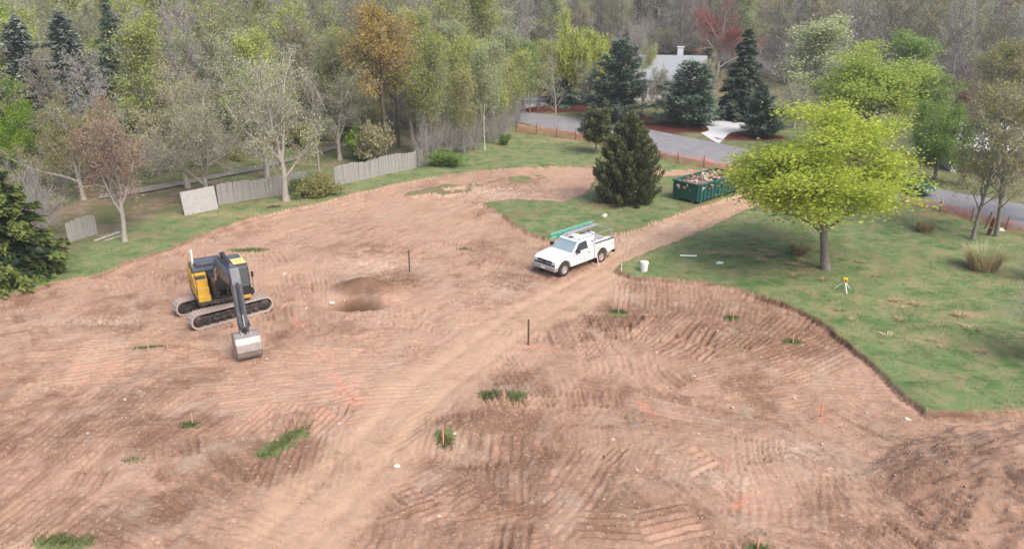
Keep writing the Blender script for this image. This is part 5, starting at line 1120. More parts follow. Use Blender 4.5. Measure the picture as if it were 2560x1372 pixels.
for x in (.3, DL - .5):
    for y in (-.02, DW - .1): MB().lathe([(.1, 0), (.12, .02), (.12, .1), (.1, .12)], Matrix.Translation((x, y, .12)) @ Matrix.Rotation(R(-90), 4, 'X'), 14).build('roller', RUSTY, dp)
LBL = pmat('sign_white', (.75, .76, .77), .5)
MB().box(-.058, -.0515, 1.02, 1.16, 1.2, 1.38, .002).build('placard', LBL, dg) ; MB().box(-.115, -.1105, .9, 1.0, 1.18, 1.3, .002) 
MB().box(.32, .42, -.006, -.0015, 1.1, 1.24, .001).build('placard', LBL, dp)
rgd = np.random.default_rng(5); sc = MB()
for k in range(420):
    x = rgd.uniform(.15, DL - .15); y = rgd.uniform(.15, DW - .15); z = 1.12 + .24 * (1 - ((y - DW / 2) / (DW / 2)) ** 2) * (1 - ((x - DL / 2) / (DL / 2)) ** 4) + rgd.normal(0, .05)
    l, w_, t_ = rgd.uniform(.12, .5), rgd.uniform(.05, .2), rgd.uniform(.02, .1)
    sc.box(-l, l, -w_, w_, -t_, t_, M=Matrix.Translation((x, y, z)) @ Matrix.Rotation(rgd.uniform(0, 6.3), 4, 'Z') @ Matrix.Rotation(rgd.normal(0, .4), 4, 'X') @ Matrix.Rotation(rgd.normal(0, .4), 4, 'Y'))
sc.box(.06, DL - .06, .06, DW - .06, .3, 1.08)
for i, p in enumerate(sc.v): sc.v[i] = tuple(p)
scm = sc.mesh('scrap_heap', pmat('scrap_brown', (.26, .18, .13), .85)); 
cl = [pmat('scrap_brown', (0, 0, 0)), pmat('scrap_tan', (.34, .25, .19), .85), pmat('scrap_dark', (.09, .06, .05), .85), pmat('scrap_pale', (.50, .44, .38), .8), pmat('scrap_red', (.33, .13, .09), .85)]
for m in cl[1:]: scm.materials.append(m)
idx = np.zeros(len(scm.polygons), np.int32)
for k in range(420): idx[k * 6:k * 6 + 6] = rgd.choice(5, p=[.34, .24, .2, .12, .1])
scm.polygons.foreach_set('material_index', idx)
so = obj('scrap_heap', scm); so.location = dp.location; so.rotation_euler = dp.rotation_euler; tag(so, 'brown demolition scrap heaped in the green dumpster', 'scrap', kind='stuff')

# ---------------------------------------------------------------- parked car beside the road
CARP = pmat('car_teal', (.03, .10, .10), .25, coat=.6, dirt=(.05, .11, .11))
cx_, cy_, _ = GP(2266, 487); rd = np.array(G(2560, 545)) - np.array(G(2340, 500)); cang = math.atan2(rd[1], rd[0])
car = thing('parked_car', 'dark teal car parked at the roadside behind the yellow-green maple', 'car', (cx_, cy_ + .6, .03), cang)
cs = [(-2.2, .42), (-2.25, .75), (-2.1, .92), (-1.2, .97), (.9, .95), (2.0, .80), (2.2, .62), (2.2, .38)] + arch(1.38, .38, 9, .34)[::-1] + arch(-1.35, .38, 9, .34)[::-1]
MB().prism(cs, -.88, .88, .06).build('body', CARP, car, True)
gh = MB(); rp_ = [(-1.75, .95, .80), (-1.1, 1.40, .62), (.2, 1.43, .62), (1.0, .95, .80)]; vv = []
for x, z, w_ in rp_: vv += [(x, -w_, z), (x, w_, z)]
gh.add(vv, [(0, 1, 3, 2), (2, 3, 5, 4), (4, 5, 7, 6), (0, 2, 4, 6), (7, 5, 3, 1)]); ghm = gh.build('greenhouse', GLASS, car)
MB().box(-1.1, .22, -.63, .63, 1.42, 1.455, .015).build('roof', CARP, car)
for s in (-1, 1):
    wheel(car, 1.38, s * .78, .33, .2, s); wheel(car, -1.35, s * .78, .33, .2, s)
    MB().box(-2.27, -2.15, min(s * .5, s * .85), max(s * .5, s * .85), .66, .84, .02).build('tail_lamp', RED, car); MB().box(2.08, 2.2, min(s * .5, s * .8), max(s * .5, s * .8), .56, .7, .02).build('headlight', LAMP, car)
    MB().box(.55, .72, min(s * .84, s * 1.02), max(s * .84, s * 1.02), .95, 1.08, .02).build('mirror', CARP, car)
MB().box(-2.32, -2.18, -.8, .8, .38, .58, .04).build('rear_bumper', PLASTIC, car)
# ================================================================== FENCES, HOUSES, SMALL THINGS
WOODG = pmat('weathered_wood', (.33, .315, .31), .85, dirt=(.22, .205, .195), dirt_amt=.7, scale=4, bump=.4)
WOODD = pmat('dark_wood', (.075, .055, .045), .85, dirt=(.13, .09, .07)); WOODT = pmat('tan_lath', (.52, .33, .22), .8); WOODO = pmat('orange_lath', (.66, .30, .19), .7); WOODW = pmat('pale_lath', (.66, .58, .54), .7)
def plank_fence(label, a, b, hgt, gaps=()):
    (x0, y0, z0), (x1, y1, z1) = GP(*a), GP(*b); L = math.hypot(x1 - x0, y1 - y0); ang = math.atan2(y1 - y0, x1 - x0)
    f = thing('plank_fence', label, 'fence', (x0, y0, 0), ang); s = 0; k = 0
    pl = [MB().box(0, .145, -.011, .011, 0, 1, .004).mesh('plank', WOODG)]
    while s < L:
        xx, yy = x0 + math.cos(ang) * s, y0 + math.sin(ang) * s
        p = obj('plank', pl[0], f); p.location = (s, random.uniform(-.012, .012), zat(xx, yy) - .03); p.scale = (random.uniform(.9, 1.04), 1, hgt + random.uniform(-.06, .05) + .08 * math.sin(s * 1.3)); p.rotation_euler = (random.gauss(0, .015), random.gauss(0, .012), 0)
        s += .158; k += 1
    for s in np.arange(.1, L, 2.4):
        xx, yy = x0 + math.cos(ang) * s, y0 + math.sin(ang) * s; z = zat(xx, yy); MB().box(s, s + .09, .06, .15, z - .2, z + hgt - .05, .006).build('post', WOODG, f)
    zm = (zat(x0, y0) + zat(x1, y1)) / 2
    for z in (.35, hgt - .3): MB().box(0, L, .026, .058, zm + z, zm + z + .08).build('rail', WOODG, f)
plank_fence('grey weathered plank fence between the leaning panel and the olive shrub', (546, 513), (765, 477), 1.62)
plank_fence('grey weathered plank fence running from the olive shrub to the green shrub', (838, 465), (1042, 419), 1.62)
plank_fence('short grey fence piece beside the yellow-tipped spruce', (172, 606), (244, 584), 1.35)
# pale sheet leaning at the fence end
(x0, y0, z0), (x1, y1, z1) = GP(462, 540), GP(546, 522); ang = math.atan2(y1 - y0, x1 - x0); L = math.hypot(x1 - x0, y1 - y0)
PALE = pmat('weathered_sheet', (.40, .39, .39), .8, dirt=(.25, .235, .23), dirt_amt=.8, scale=5, bump=.4)
pn = thing('sheet_panel', 'pale mottled sheet panel leaning at the end of the plank fence', 'panel', (x0, y0, z0), ang, rx=R(-9)); MB().box(0, L, -.02, .02, 0, 1.75, .005).build('sheet', PALE, pn)
for s in (.15, L - .2): MB().box(s, s + .07, .021, .09, 0, 1.7).build('batten', WOODG, pn)
# orange barrier fence along the road
def net_material():
    m = bpy.data.materials.new('orange_netting'); nt = nodes(m); out = N(nt, 'ShaderNodeOutputMaterial'); b = N(nt, 'ShaderNodeBsdfPrincipled')
    tc = N(nt, 'ShaderNodeTexCoord').outputs['Object']; nt.links.new(mixc(nt, (.80, .33, .24), (.74, .40, .34), ramp(nt, noise(nt, 2, 4, .6, tc), .4, .6)), b.inputs['Base Color']); b.inputs['Roughness'].default_value = .6
    t = N(nt, 'ShaderNodeBsdfTransparent'); mx = N(nt, 'ShaderNodeMixShader'); f = mth(nt, 'ADD', mth(nt, 'MULTIPLY', ramp(nt, noise(nt, 1.2, 4, .6, tc), .35, .65), .3), .26)
    nt.links.new(f, mx.inputs[0]); nt.links.new(t.outputs[0], mx.inputs[1]); nt.links.new(b.outputs[0], mx.inputs[2]); nt.links.new(mx.outputs[0], out.inputs[0]); return m
NET = net_material()
def net_fence(label, pts, hgt):
    P = smooth_line([GP(*p)[:2] for p in pts], 8); f = thing('barrier_fence', label, 'fence', (0, 0, 0)); vs_, q = [], []
    P = np.array(P); cum = np.r_[0, np.cumsum(np.linalg.norm(np.diff(P, axis=0), axis=1))]; n = int(cum[-1] / .5) + 1; t = np.linspace(0, cum[-1], n); X = np.interp(t, cum, P[:, 0]); Y = np.interp(t, cum, P[:, 1])
    # netting: two close skins so that it has a thickness, sagging between the stakes
    for d in (-.006, .006):
        for i in range(n):
            sag = .12 * abs(math.sin(t[i] / 2.6 * math.pi)); wv = .04 * math.sin(t[i] * 2.1); z = zat(X[i], Y[i])
            vs_ += [(X[i], Y[i] + wv + d, z + .02), (X[i], Y[i] + wv * .5 + d, z + hgt * .5), (X[i], Y[i] - wv + d, z + hgt - sag * .6)]
    for i in range(n - 1):
        for r in (0, 1): q.append((3 * i + r, 3 * i + 3 + r, 3 * i + 4 + r, 3 * i + 1 + r))
    me = arr_mesh('netting', np.array(vs_[:3 * n]), quads=q, mats=[NET], smooth=True); no = obj('netting', me, f); sm = no.modifiers.new('thick', 'SOLIDIFY'); sm.thickness = .008
    for s in np.arange(.2, cum[-1], 2.6):
        x, y = np.interp(s, cum, P[:, 0]), np.interp(s, cum, P[:, 1]); z = zat(x, y); tl = random.gauss(0, .05)
        MB().bar((x, y - .05, z - .1), (x + tl, y - .05, z + hgt + .18), .028, n=6).build('stake', WOODD, f)
net_fence('orange barrier netting on stakes between the slender trees and the egg-shaped shrub', [(1288, 330), (1400, 345), (1500, 362), (1600, 382)], 1.0)
net_fence('orange barrier netting on stakes between the egg-shaped shrub and the yellow-green maple', [(1636, 396), (1700, 410), (1800, 425), (1900, 443)], .95)
net_fence('orange barrier netting on stakes past the parked car', [(2250, 512), (2340, 528), (2440, 555), (2560, 588), (2680, 620)], .8)

# houses
SID = pmat('white_siding', (.5, .5, .5), .7, dirt=(.38, .38, .37)); ROOFM = pmat('grey_shingle', (.28, .30, .335), .85, dirt=(.19, .20, .225), scale=3, bump=.3); BRK = pmat('chimney_white', (.55, .57, .62), .8, dirt=(.4, .4, .42)); WIN = pmat('window_dark', (.05, .06, .075), .1); DOORM = pmat('door_dark', (.12, .05, .04), .5)
def house(label, x, y, rz, L, W, eave, ridge, wins, chim=None, wall=None, roofm=None, lift=0):
    z = zat(x, y) - .1; h = thing('house', label, 'house', (x, y, z), rz); wall = wall or SID
    wm = MB(); wm.box(-L / 2, L / 2, -W / 2, W / 2, 0, eave); wm.add([(sx * L / 2, -W / 2, eave) for sx in (-1, 1)] + [(sx * L / 2, W / 2, eave) for sx in (-1, 1)] + [(sx * L / 2, 0, ridge - .05) for sx in (-1, 1)], [(0, 2, 4), (1, 5, 3)]); wm.build('wall', wall, h)
    ov = .4; sl = (ridge - eave) / (W / 2)
    rf = MB()
    for s in (-1, 1):
        a, b = (0, ridge), (s * (W / 2 + ov), eave - sl * ov)
        rf.add([(-L / 2 - .3, a[0], a[1]), (L / 2 + .3, a[0], a[1]), (L / 2 + .3, b[0], b[1]), (-L / 2 - .3, b[0], b[1])] + [(-L / 2 - .3, a[0], a[1] + .14), (L / 2 + .3, a[0], a[1] + .14), (L / 2 + .3, b[0], b[1] + .14), (-L / 2 - .3, b[0], b[1] + .14)], [(0, 1, 2, 3), (4, 7, 6, 5), (0, 4, 5, 1), (1, 5, 6, 2), (2, 6, 7, 3), (3, 7, 4, 0)])
    rfo = rf.build('roof', roofm or ROOFM, h)
    if chim: cx, cy = chim; MB().box(cx - .4, cx + .4, cy - .35, cy + .35, eave, ridge + 1.15, .02).box(cx - .52, cx + .52, cy - .42, cy + .42, ridge + 1.152, ridge + 1.27, .01).build('chimney', BRK, rfo)
    for k, (wx, wz, ww, wh, dr) in enumerate(wins):
        fr = MB().box(wx - ww / 2 - .08, wx + ww / 2 + .08, -W / 2 - .05, -W / 2 - .002, wz - .08, wz + wh + .08).build('door' if dr else 'window', SID if not dr else DOORM, h); MB().box(wx - ww / 2, wx + ww / 2, -W / 2 - .07, -W / 2 - .052, wz, wz + wh).build('pane' if not dr else 'door_panel', WIN if not dr else DOORM, fr)
hx0 = x_at(1650, 200, 116)
house('white house with grey roof and pale chimney behind the blue-green pines', hx0 + 1.2, 116, R(-8), 9.6, 8.5, 3.0, 5.6, [(-3.6, 1, 1.2, 1.2, 0), (-1.6, 1, 1.2, 1.2, 0), (.6, .1, 1, 2.05, 1), (2.6, 1, 1.4, 1.2, 0), (4.1, 1, .8, 1.2, 0)], (1.4, .6))
house('low pale-roofed garage across the road behind the olive-brown budding trees', x_at(2470, 430, 72), 72.5, R(-14), 7.5, 6.5, 2.3, 3.9, [(-1.8, .1, 2.4, 2.0, 1), (1.8, .1, 2.4, 2.0, 1)], roofm=pmat('pale_shingle', (.68, .68, .67), .85, dirt=(.46, .46, .46), dirt_amt=.8, scale=2))
house('pale grey house half hidden in the wood behind the dark-trunked oak', x_at(1010, 280, 112), 114, R(6), 13, 8, 3.2, 5.6, [(-4.5, 1, 1.2, 1.3, 0), (-2, 1, 1.2, 1.3, 0), (.6, .1, 1, 2.05, 1), (3, 1, 1.2, 1.3, 0), (5, 1, 1.2, 1.3, 0)], (-2.5, .5), wall=pmat('grey_siding', (.45, .45, .46), .7))

# stakes and posts
def stake(label, px, py, top, mat, r=.03, name='stake', lean=(0, 0), cat='stake', flag=None, sq=True):
    x, y, z = GP(px, py); h = z_at(top, y) - z
    t = thing(name, label, cat, (x, y, z), random.uniform(0, .8), rx=lean[0], ry=lean[1])
    if sq: MB().add([(-r, -r * .6, -.15), (r, -r * .6, -.15), (r, r * .6, -.15), (-r, r * .6, -.15), (-r, -r * .6, h - .06), (r, -r * .6, h - .06), (r, r * .6, h - .06), (-r, r * .6, h - .06), (0, 0, h)], [(3, 2, 1, 0), (0, 1, 5, 4), (1, 2, 6, 5), (2, 3, 7, 6), (3, 0, 4, 7), (4, 5, 8), (5, 6, 8), (6, 7, 8), (7, 4, 8)]).build('shaft', mat, t)
    else: MB().bar((0, 0, -.15), (0, 0, h), r, r * .9, 8).build('shaft', mat, t)
    if flag: MB().box(-r * 1.25, r * 1.25, -r * .9, r * .9, h - .28, h - .08, .003).build('flagging', flag, t)
OR_ = pmat('flagging_orange', (.80, .22, .10), .6); PK = pmat('flagging_pink', (.75, .33, .33), .6)
stake('dark thin post standing in the dirt beyond the dug pit', 1024, 679, 624, WOODD, .04, 'post', cat='post')
stake('dark thin post standing in the dirt beside the packed wheel track', 1321, 862, 797, WOODD, .04, 'post', cat='post')
stake('pale pink-topped stake leaning beside the rear wheel of the pickup', 1497, 668, 632, WOODW, .028, lean=(0, -.22), flag=PK)
stake('pale stake at the tip of the lawn near the white bucket', 1553, 686, 655, WOODW, .024)
for px, py, top, lb in [(1546, 782, 760, 'tan lath in the grass tuft below the lawn tip'), (1832, 800, 772, 'tan lath in the small grass tuft near the curved lawn edge'), (1982, 858, 832, 'tan lath in the thin grass tuft by the dark wet soil'), (1260, 1000, 970, 'tan lath in the wide grass tuft on the low bank'), (1108, 1096, 1065, 'orange lath in the round grass tuft beside the packed wheel track'),
                        (482, 1060, 1030, 'tan lath in the small tuft below the excavator bucket'), (738, 1060, 1034, 'tan lath in the long grass strip'), (372, 878, 848, 'tan lath in the dry tuft left of the bucket'), (2054, 1040, 1008, 'orange lath in bare dirt below the curved lawn edge'), (1812, 1180, 1148, 'orange lath beside the grey roots patch'), (1894, 1372, 1338, 'orange lath at the torn turf below the paint mark'), (420, 872, 846, 'second tan lath in the dry tuft left of the bucket')]:
    stake(lb, px, py, top, WOODO if 'orange' in lb else WOODT, .022)
stake('dark leaning stake by the leaning olive-brown tree', 2462, 572, 528, WOODD, .045, 'stake', lean=(0, .22))
# dark red roll of netting and pale stone by the right trees
x, y, z = GP(2470, 588); rl = thing('netting_roll', 'rolled dark red netting propped by the leaning olive-brown tree', 'roll', (x, y, z), .4, ry=.25); MB().lathe([(.02, 0), (.10, .0), (.13, .4), (.11, .95), (.08, 1.2), (.02, 1.2)], None, 14).build('roll', pmat('red_netting', (.13, .035, .025), .9, dirt=(.2, .12, .04), dirt_amt=.8, scale=3), rl, True); MB().lathe([(.125, .5), (.135, .52), (.135, .56), (.125, .58)], None, 14).build('tie_band', WOODT, rl, True)

# bucket, pipe, paper, tripod
BW = pmat('plastic_white', (.78, .78, .79), .4, dirt=(.6, .57, .53))
x, y, z = GP(1610, 677); b = thing('bucket', 'white lidded plastic bucket on the lawn tip behind the pickup', 'bucket', (x, y, z)); MB().lathe([(.20, 0), (.205, .02), (.235, .5), (.245, .505), (.245, .54)], None, 20).build('pail', BW, b, True); MB().lathe([(.248, .541), (.252, .56), (.24, .585), (.05, .59)], None, 20).build('lid', BW, b, True); MB().path([(.25 * math.cos(t), .25 * math.sin(t), .48 - .16 * math.sin(t * 1)) for t in np.linspace(0, math.pi, 9)], .008).build('handle', CHROME, b)
(x0, y0, z0), (x1, y1, z1) = GP(1700, 641), GP(1737, 642); pp = thing('pipe', 'short white pipe lying in the grass between bucket and maple', 'pipe', (x0, y0, z0 + .06)); MB().bar((0, 0, 0), (x1 - x0, y1 - y0, z1 - z0), .05, n=12).build('tube', BW, pp, True)
MB().bar((x1 - x0, y1 - y0, z1 - z0), ((x1 - x0) * 1.1, (y1 - y0) * 1.1, (z1 - z0) * 1.1), .062, n=12).build('coupling', BW, pp, True)
x, y, z = GP(1799, 658); sk = thing('plastic_bag', 'crumpled white bag lying on the grass near the maple', 'bag', (x, y, z + .02))
def rock_mesh(seed, sx, sy, sz, mat, name='stone'):
    rg = np.random.default_rng(seed); bm = bmesh.new(); bmesh.ops.create_icosphere(bm, subdivisions=2, radius=1)
    ph = rg.random(6) * 6.28
    for v in bm.verts:
        c = v.co; k = 1 + .18 * math.sin(3 * c.x + ph[0]) * math.sin(2.5 * c.y + ph[1]) + .15 * math.sin(4 * c.z + ph[2] + 2 * c.x) + rg.normal(0, .04); v.co = Vector((c.x * sx * k, c.y * sy * k, c.z * sz * k))
    me = bpy.data.meshes.new(name); bm.to_mesh(me); bm.free(); me.materials.append(mat); return me
obj('sheet', rock_mesh(3, .24, .17, .07, BW, 'bag'), sk)
STN = pmat('stone_pale', (.52, .47, .42), .85, dirt=(.38, .30, .25)); STW = pmat('stone_white', (.70, .66, .60), .8)
for k, (px, py, s, m, lb) in enumerate([(830, 768, .17, STW, 'white stone at the edge of the dug pit'), (711, 691, .15, STN, 'pale stone in the dirt beside the excavator'), (2268, 1050, .15, STN, 'pale stone just below the curved lawn edge'), (993, 1166, .12, STW, 'white stone at the side of the packed wheel track'), (1512, 541, .22, STW, 'white block of stone on the grass behind the pickup'), (2500, 578, .3, STN, 'pale boulder by the leaning olive-brown tree')]):
    x, y, z = GP(px, py); o = obj('stone', rock_mesh(k + 20, s, s * .75, s * .6, m)); o.location = (x, y, z + s * .25); tag(o, lb, 'stone')
sm_ = [rock_mesh(60 + k, .06, .05, .04, STN) for k in range(4)]
for k in range(46):
    while True:
        px, py = random.uniform(60, 2400), random.uniform(640, 1340); x, y = G(px, py); i, j = np.searchsorted(gx, x) - 1, np.searchsorted(gy, y) - 1
        if sd[i, j] < -.4 and road_w[i, j] < .3: break
    o = obj('stone', sm_[k % 4]); s = random.uniform(.5, 1.3); o.scale = (s, s, s); o.location = (x, y, zat(x, y) + .01); o.rotation_euler = (0, 0, random.uniform(0, 6)); tag(o, 'small pale stone lying loose on the bare dirt', 'stone', 'small stones on the dirt')
# survey tripod
x, y, z = GP(2109, 726); h = z_at(697, y) - z; tp = thing('survey_tripod', 'survey tripod with yellow instrument on the lawn below the maple', 'tripod', (x, y, z))
for k in range(3):
    a = 2 * math.pi * k / 3 + .5; MB().bar((.50 * math.cos(a), .50 * math.sin(a), 0), (.06 * math.cos(a), .06 * math.sin(a), h - .2), .028, .035, 6).build('leg', BW, tp)
MB().lathe([(.11, h - .2), (.11, h - .16), (.04, h - .16)], None, 14).build('tripod_head', ALU, tp); ins = MB().box(-.12, .12, -.1, .1, h - .158, h + .06, .03).build('instrument', pmat('survey_yellow', (.75, .48, .02), .45), tp); MB().bar((0, -.16, h - .05), (0, -.1, h - .05), .045, n=12).build('lens', PLASTIC, ins)
# fallen logs and boards
for k, (a, b, r_) in enumerate([((236, 606), (300, 584), .09), ((248, 600), (296, 582), .07), ((262, 604), (308, 590), .06)]):
    A, B = GP(*a), GP(*b); lg = thing('log', ['thick pale log lying by the rosy-brown tree', 'thin pale log in the pile by the rosy-brown tree', 'short pale log on the grass side of the pile'][k], 'log', (A[0], A[1], A[2] + r_)); d = (B[0] - A[0], B[1] - A[1], B[2] - A[2]); MB().bar((0, 0, 0), d, r_, r_ * .8, 9).build('trunk_wood', B_PALE, lg); MB().bar(tuple(.5 * c for c in d), (d[0] * .6, d[1] * .6 - .2, d[2] * .6 + .22), r_ * .4, r_ * .25, 6).build('branch_stub', B_PALE, lg)
A, B = GP(668, 520), GP(702, 516); lg = thing('log', 'dark short log lying in front of the plank fence', 'log', (A[0], A[1], A[2] + .08)); MB().bar((0, 0, 0), (B[0] - A[0], B[1] - A[1], 0), .09, .07, 9).build('trunk_wood', B_DARK, lg); MB().bar((.4, .1, 0), (.5, -.2, .2), .04, .02, 6).build('branch_stub', B_DARK, lg)

# ornamental grass clumps
def grass_clump(seed, Rr, Hh, n, mat, w=.03, spread=.5):
    rg = np.random.default_rng(seed); a = rg.random(n) * 6.28; r = Rr * np.sqrt(rg.random(n)) * .6; out = rg.random(n) ** .7
    b = np.stack([r * np.cos(a), r * np.sin(a), np.zeros(n)], -1); d = np.stack([np.cos(a + rg.normal(0, .5, n)), np.sin(a + rg.normal(0, .5, n)), np.zeros(n)], -1)
    hh = Hh * rg.uniform(.6, 1.05, n)[:, None]; m = b + d * (out * spread * .4)[:, None] + np.array([0, 0, 1.]) * hh * .6; t = b + d * (out * spread)[:, None] + np.array([0, 0, 1.]) * hh * (1 - .25 * out[:, None] ** 2)
    sd2 = np.stack([-d[:, 1], d[:, 0], np.zeros(n)], -1) * w * .5
    V_ = np.stack([b - sd2, b + sd2, m + sd2, m - sd2, t + sd2 * .3, t - sd2 * .3], 1).reshape(-1, 3); i = np.arange(n)[:, None] * 6
    q = np.concatenate([i + [0, 1, 2, 3], i + [3, 2, 4, 5]]); tint = np.repeat(rg.random(n), 6)
    return arr_mesh('grass_clump', V_, quads=q, mats=[mat], attrs={'tint': tint})
for k, (px, py, top, lb) in enumerate([(2458, 672, 606, 'big rust-brown dry ornamental grass clump on the lawn'), (1998, 636, 604, 'small rust-brown dry grass clump left of the maple trunk'), (2312, 578, 548, 'rust-brown dry grass clump near the parked car')]):
    x, y, z = GP(px, py); hh = z_at(top, y) - z; c = thing('ornamental_grass', lb, 'grass clump', (x, y, z)); obj('dry_blades', grass_clump(k, hh * .8, hh * .85, 420, LF['drygrass'], .035, hh * .6), c); obj('new_blades', grass_clump(k + 9, hh * .7, hh * 1.0, 420, LF['sage'], .03, hh * .55), c)
# tufts of turf left standing in the dirt
TUFTS = [(1546, 779, .65, .38, 'grass tuft below the lawn tip in the dirt', 1), (1830, 793, .5, .35, 'small grass tuft near the curved lawn edge', 1), (1981, 852, .65, .4, 'thin grass tuft by the dark wet soil', .6), (1225, 992, .55, .42, 'left half of the wide grass tuft on the low bank', 1), (1292, 996, .5, .42, 'right half of the wide grass tuft on the low bank', .9), (1113, 1097, .45, .4, 'round grass tuft beside the packed wheel track', 1.2),
         (474, 1062, .5, .3, 'small grass tuft below the excavator bucket', 1.1), (370, 870, .8, .3, 'dry thin grass tuft left of the bucket', .5), (620, 626, 1.6, .5, 'flat grass patch behind the excavator', .5), (160, 1350, 1.1, .35, 'long grass strip in the torn ruts', 1.1), (1160, 622, .6, .3, 'faint grass patch right of the dark post', .4), (1895, 1368, .6, .3, 'torn turf below the paint mark', .5), (330, 1150, .5, .3, 'faint weed patch left of the long grass strip', .25)]
def tuft(name, label, px, py, rx, ry, dens, rot=0.0, seed=0):
    rg = np.random.default_rng(seed + 300); x0, y0, z0 = GP(px, py); n = int(520 * dens * rx * ry / .2); n = min(max(n, 90), 1800)
    u = np.clip(rg.normal(0, .4, n), -.85, .85); v = np.clip(rg.normal(0, .4, n), -.85, .85); X = x0 + u * rx * math.cos(rot) - v * ry * math.sin(rot); Y = y0 + u * rx * math.sin(rot) + v * ry * math.cos(rot)
    Z = np.array([zat(a, b) for a, b in zip(X, Y)]); B_ = np.stack([X, Y, Z - .01], -1); d = unit(rg.normal(0, 1, (n, 3))) * np.array([1, 1, 0]); hh = rg.uniform(.04, .14, n)[:, None]
    s2 = np.stack([-d[:, 1], d[:, 0], np.zeros(n)], -1) * .022; Tp = B_ + d * hh * .5 + np.array([0, 0, 1]) * hh
    V_ = np.stack([B_ - s2, B_ + s2, Tp], 1).reshape(-1, 3) - np.array([x0, y0, z0])
    o = obj(name, arr_mesh(name, V_, tris=np.arange(n * 3).reshape(-1, 3), mats=[LF['grass']], attrs={'tint': np.repeat(rg.random(n), 3)})); o.location = (x0, y0, z0); tag(o, label, 'grass')
for k, (px, py, rx, ry, lb, dn) in enumerate(TUFTS): tuft('grass_tuft', lb, px, py, rx, ry, dn, 0, k)
a, b = np.array(G(650, 1140)), np.array(G(780, 1055)); d = b - a; tuft('grass_tuft', 'long narrow grass strip beside the packed wheel track', 715, 1097, 1.55, .34, 1.6, math.atan2(d[1], d[0]), 77)
# blades over the lawns
def lawn_blades(n):
    rg = np.random.default_rng(8); X, Y, Z = [], [], []
    fi = np.where((cls == 2) & (fmean(YY) < 76) & (fmean(np.abs(XX)) < 40))[0]; ar = (np.diff(gx)[:, None] * np.diff(gy)[None, :]).ravel()[fi]
    c = rg.choice(fi, n, p=ar / ar.sum()); i, j = c // (ny - 1), c % (ny - 1); u, v = rg.random(n), rg.random(n)
    x = gx[i] + u * (gx[i + 1] - gx[i]); y = gy[j] + v * (gy[j + 1] - gy[j]); z = (H[i, j] * (1 - u) + H[i + 1, j] * u) * (1 - v) + (H[i, j + 1] * (1 - u) + H[i + 1, j + 1] * u) * v
    B_ = np.stack([x, y, z - .01], -1); d = unit(rg.normal(0, 1, (n, 3))) * np.array([1, 1, 0]); hh = (.05 + .10 * np.clip(.5 + fbm(x, y, 2, 3, k=5), 0, 1.2))[:, None] * rg.uniform(.6, 1.3, n)[:, None]
    s2 = np.stack([-d[:, 1], d[:, 0], np.zeros(n)], -1) * .022; Tp = B_ + d * hh * .6 + np.array([0, 0, 1]) * hh
    return arr_mesh('grass', np.stack([B_ - s2, B_ + s2, Tp], 1).reshape(-1, 3), tris=np.arange(n * 3).reshape(-1, 3), mats=[LF['grass']], attrs={'tint': np.repeat(np.clip(.5 + .9 * fbm(x, y, 3, 3, k=7) + rg.normal(0, .2, n), 0, 1), 3)})
rgs = np.random.default_rng(4)
DRY = [grass_clump(70 + k, .30, .22, 80, LF['cream'] if k == 2 else leafmat('straw', (.40, .31, .18), (.52, .42, .27), .3), .02, .25) for k in range(3)]
for k, (px, py) in enumerate([(1905, 628), (1925, 640), (1950, 650), (1900, 652), (1990, 664), (2010, 655), (1985, 690), (2060, 700), (2100, 775), (2130, 800), (2240, 752), (2262, 770), (2285, 760), (2250, 800), (2300, 820), (2330, 850), (2360, 870), (2220, 840), (2190, 690), (2400, 790), (2430, 820), (2150, 655), (1880, 610), (2330, 730), (2450, 880)]):
    x, y, z = GP(px, py); o = obj('straw_tuft', DRY[k % 3]); o.location = (x, y, z - .02); o.rotation_euler = (0, 0, rgs.uniform(0, 6)); s = rgs.uniform(.6, 1.5); o.scale = (s * rgs.uniform(.8, 1.5), s, s * .6); tag(o, 'small dry straw-coloured tuft in the lawn by the survey tripod', 'grass', 'dry tufts in the lawn')
tag(obj('grass', lawn_blades(150000)), 'short green grass over the lawns round the dirt', 'grass', kind='stuff')
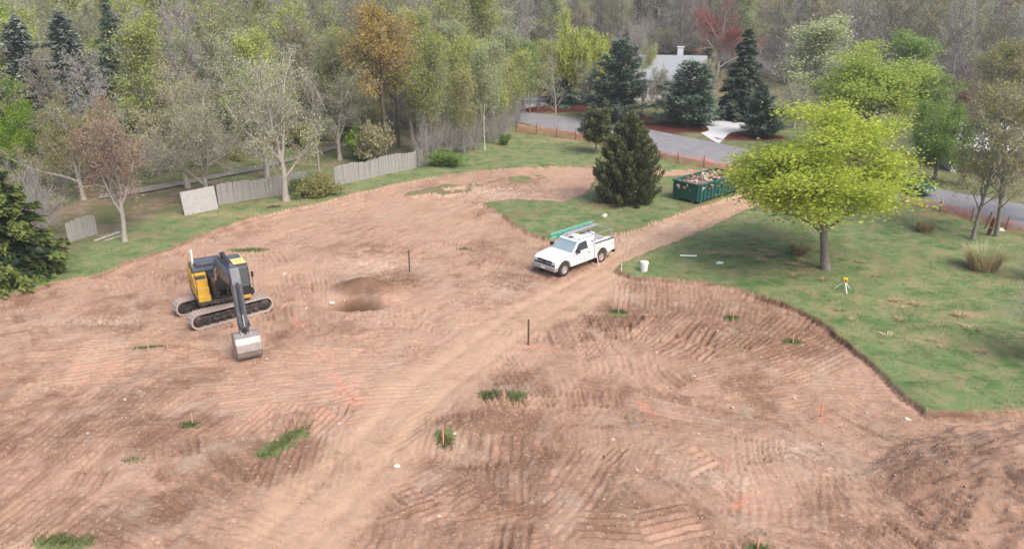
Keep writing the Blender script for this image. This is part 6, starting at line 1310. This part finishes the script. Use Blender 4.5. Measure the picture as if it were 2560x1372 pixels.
# loose clods over the bare earth: past counting
def clods(n):
    rg = np.random.default_rng(15); fi = np.where(((cls == 0) | (cls == 1)) & (fmean(YY) < 66) & (fmean(YY) > 17) & (np.abs(fmean(XX)) < 32))[0]; ar = (np.diff(gx)[:, None] * np.diff(gy)[None, :]).ravel()[fi]
    ar = ar * (1 + 3 * (cls[fi] == 1)) * np.clip(.25 + 2.2 * (vnoise(fmean(XX)[fi], fmean(YY)[fi], 2.5, 8) + .25), .03, 2) * (1 - .75 * fmean(road_w)[fi])
    c = rg.choice(fi, n, p=ar / ar.sum()); i, j = c // (ny - 1), c % (ny - 1); u, v = rg.random(n), rg.random(n); x = gx[i] + u * (gx[i + 1] - gx[i]); y = gy[j] + v * (gy[j + 1] - gy[j]); z = H[i, j]
    s = .010 + .04 * rg.random(n) ** 4; ic = arr_mesh  # sizes from crumbs to fist-size lumps
    bm = bmesh.new(); bmesh.ops.create_icosphere(bm, subdivisions=1, radius=1); bv = np.array([w.co[:] for w in bm.verts]); bf = np.array([[w.index for w in f.verts] for f in bm.faces]); bm.free()
    bf = bf[:20] if len(bf) == 20 else bf; jit = 1 + rg.normal(0, .22, (n, len(bv), 1))
    V_ = bv[None] * jit * s[:, None, None] * np.array([1.2, 1, .7]) + np.stack([x, y, z + s * .3], -1)[:, None]
    so = soil.reshape(-1, 4)[i * ny + j]; so2 = soil2.reshape(-1, 4)[i * ny + j]; nb = len(bv)
    so = so.copy(); so[:, 1] = np.clip(so[:, 1] - .6 + rg.normal(0, .2, n), 0, 1)
    return arr_mesh('clods', V_.reshape(-1, 3), tris=(bf[None] + np.arange(n)[:, None, None] * nb).reshape(-1, 3), mats=[EARTH], attrs={'soil': np.repeat(so, nb, 0), 'soil2': np.repeat(so2, nb, 0)})
tag(obj('clods', clods(9000)), 'loose soil crumbs and clods over the bare earth', 'soil', kind='stuff')
# ------------------------------------------------------------------ the air over the valley
hz = MB().box(-1300, 1300, -500, 1600, -3.2, 38).mesh('haze', None)
hm = bpy.data.materials.new('haze_air'); nt = nodes(hm); out = N(nt, 'ShaderNodeOutputMaterial'); pv = N(nt, 'ShaderNodeVolumePrincipled')
pv.inputs['Color'].default_value = (.90, .93, 1.0, 1); pv.inputs['Density'].default_value = .0006; pv.inputs['Anisotropy'].default_value = .2
nt.links.new(pv.outputs[0], out.inputs['Volume']); hz.materials.append(hm); tag(obj('haze', hz), kind='stuff')
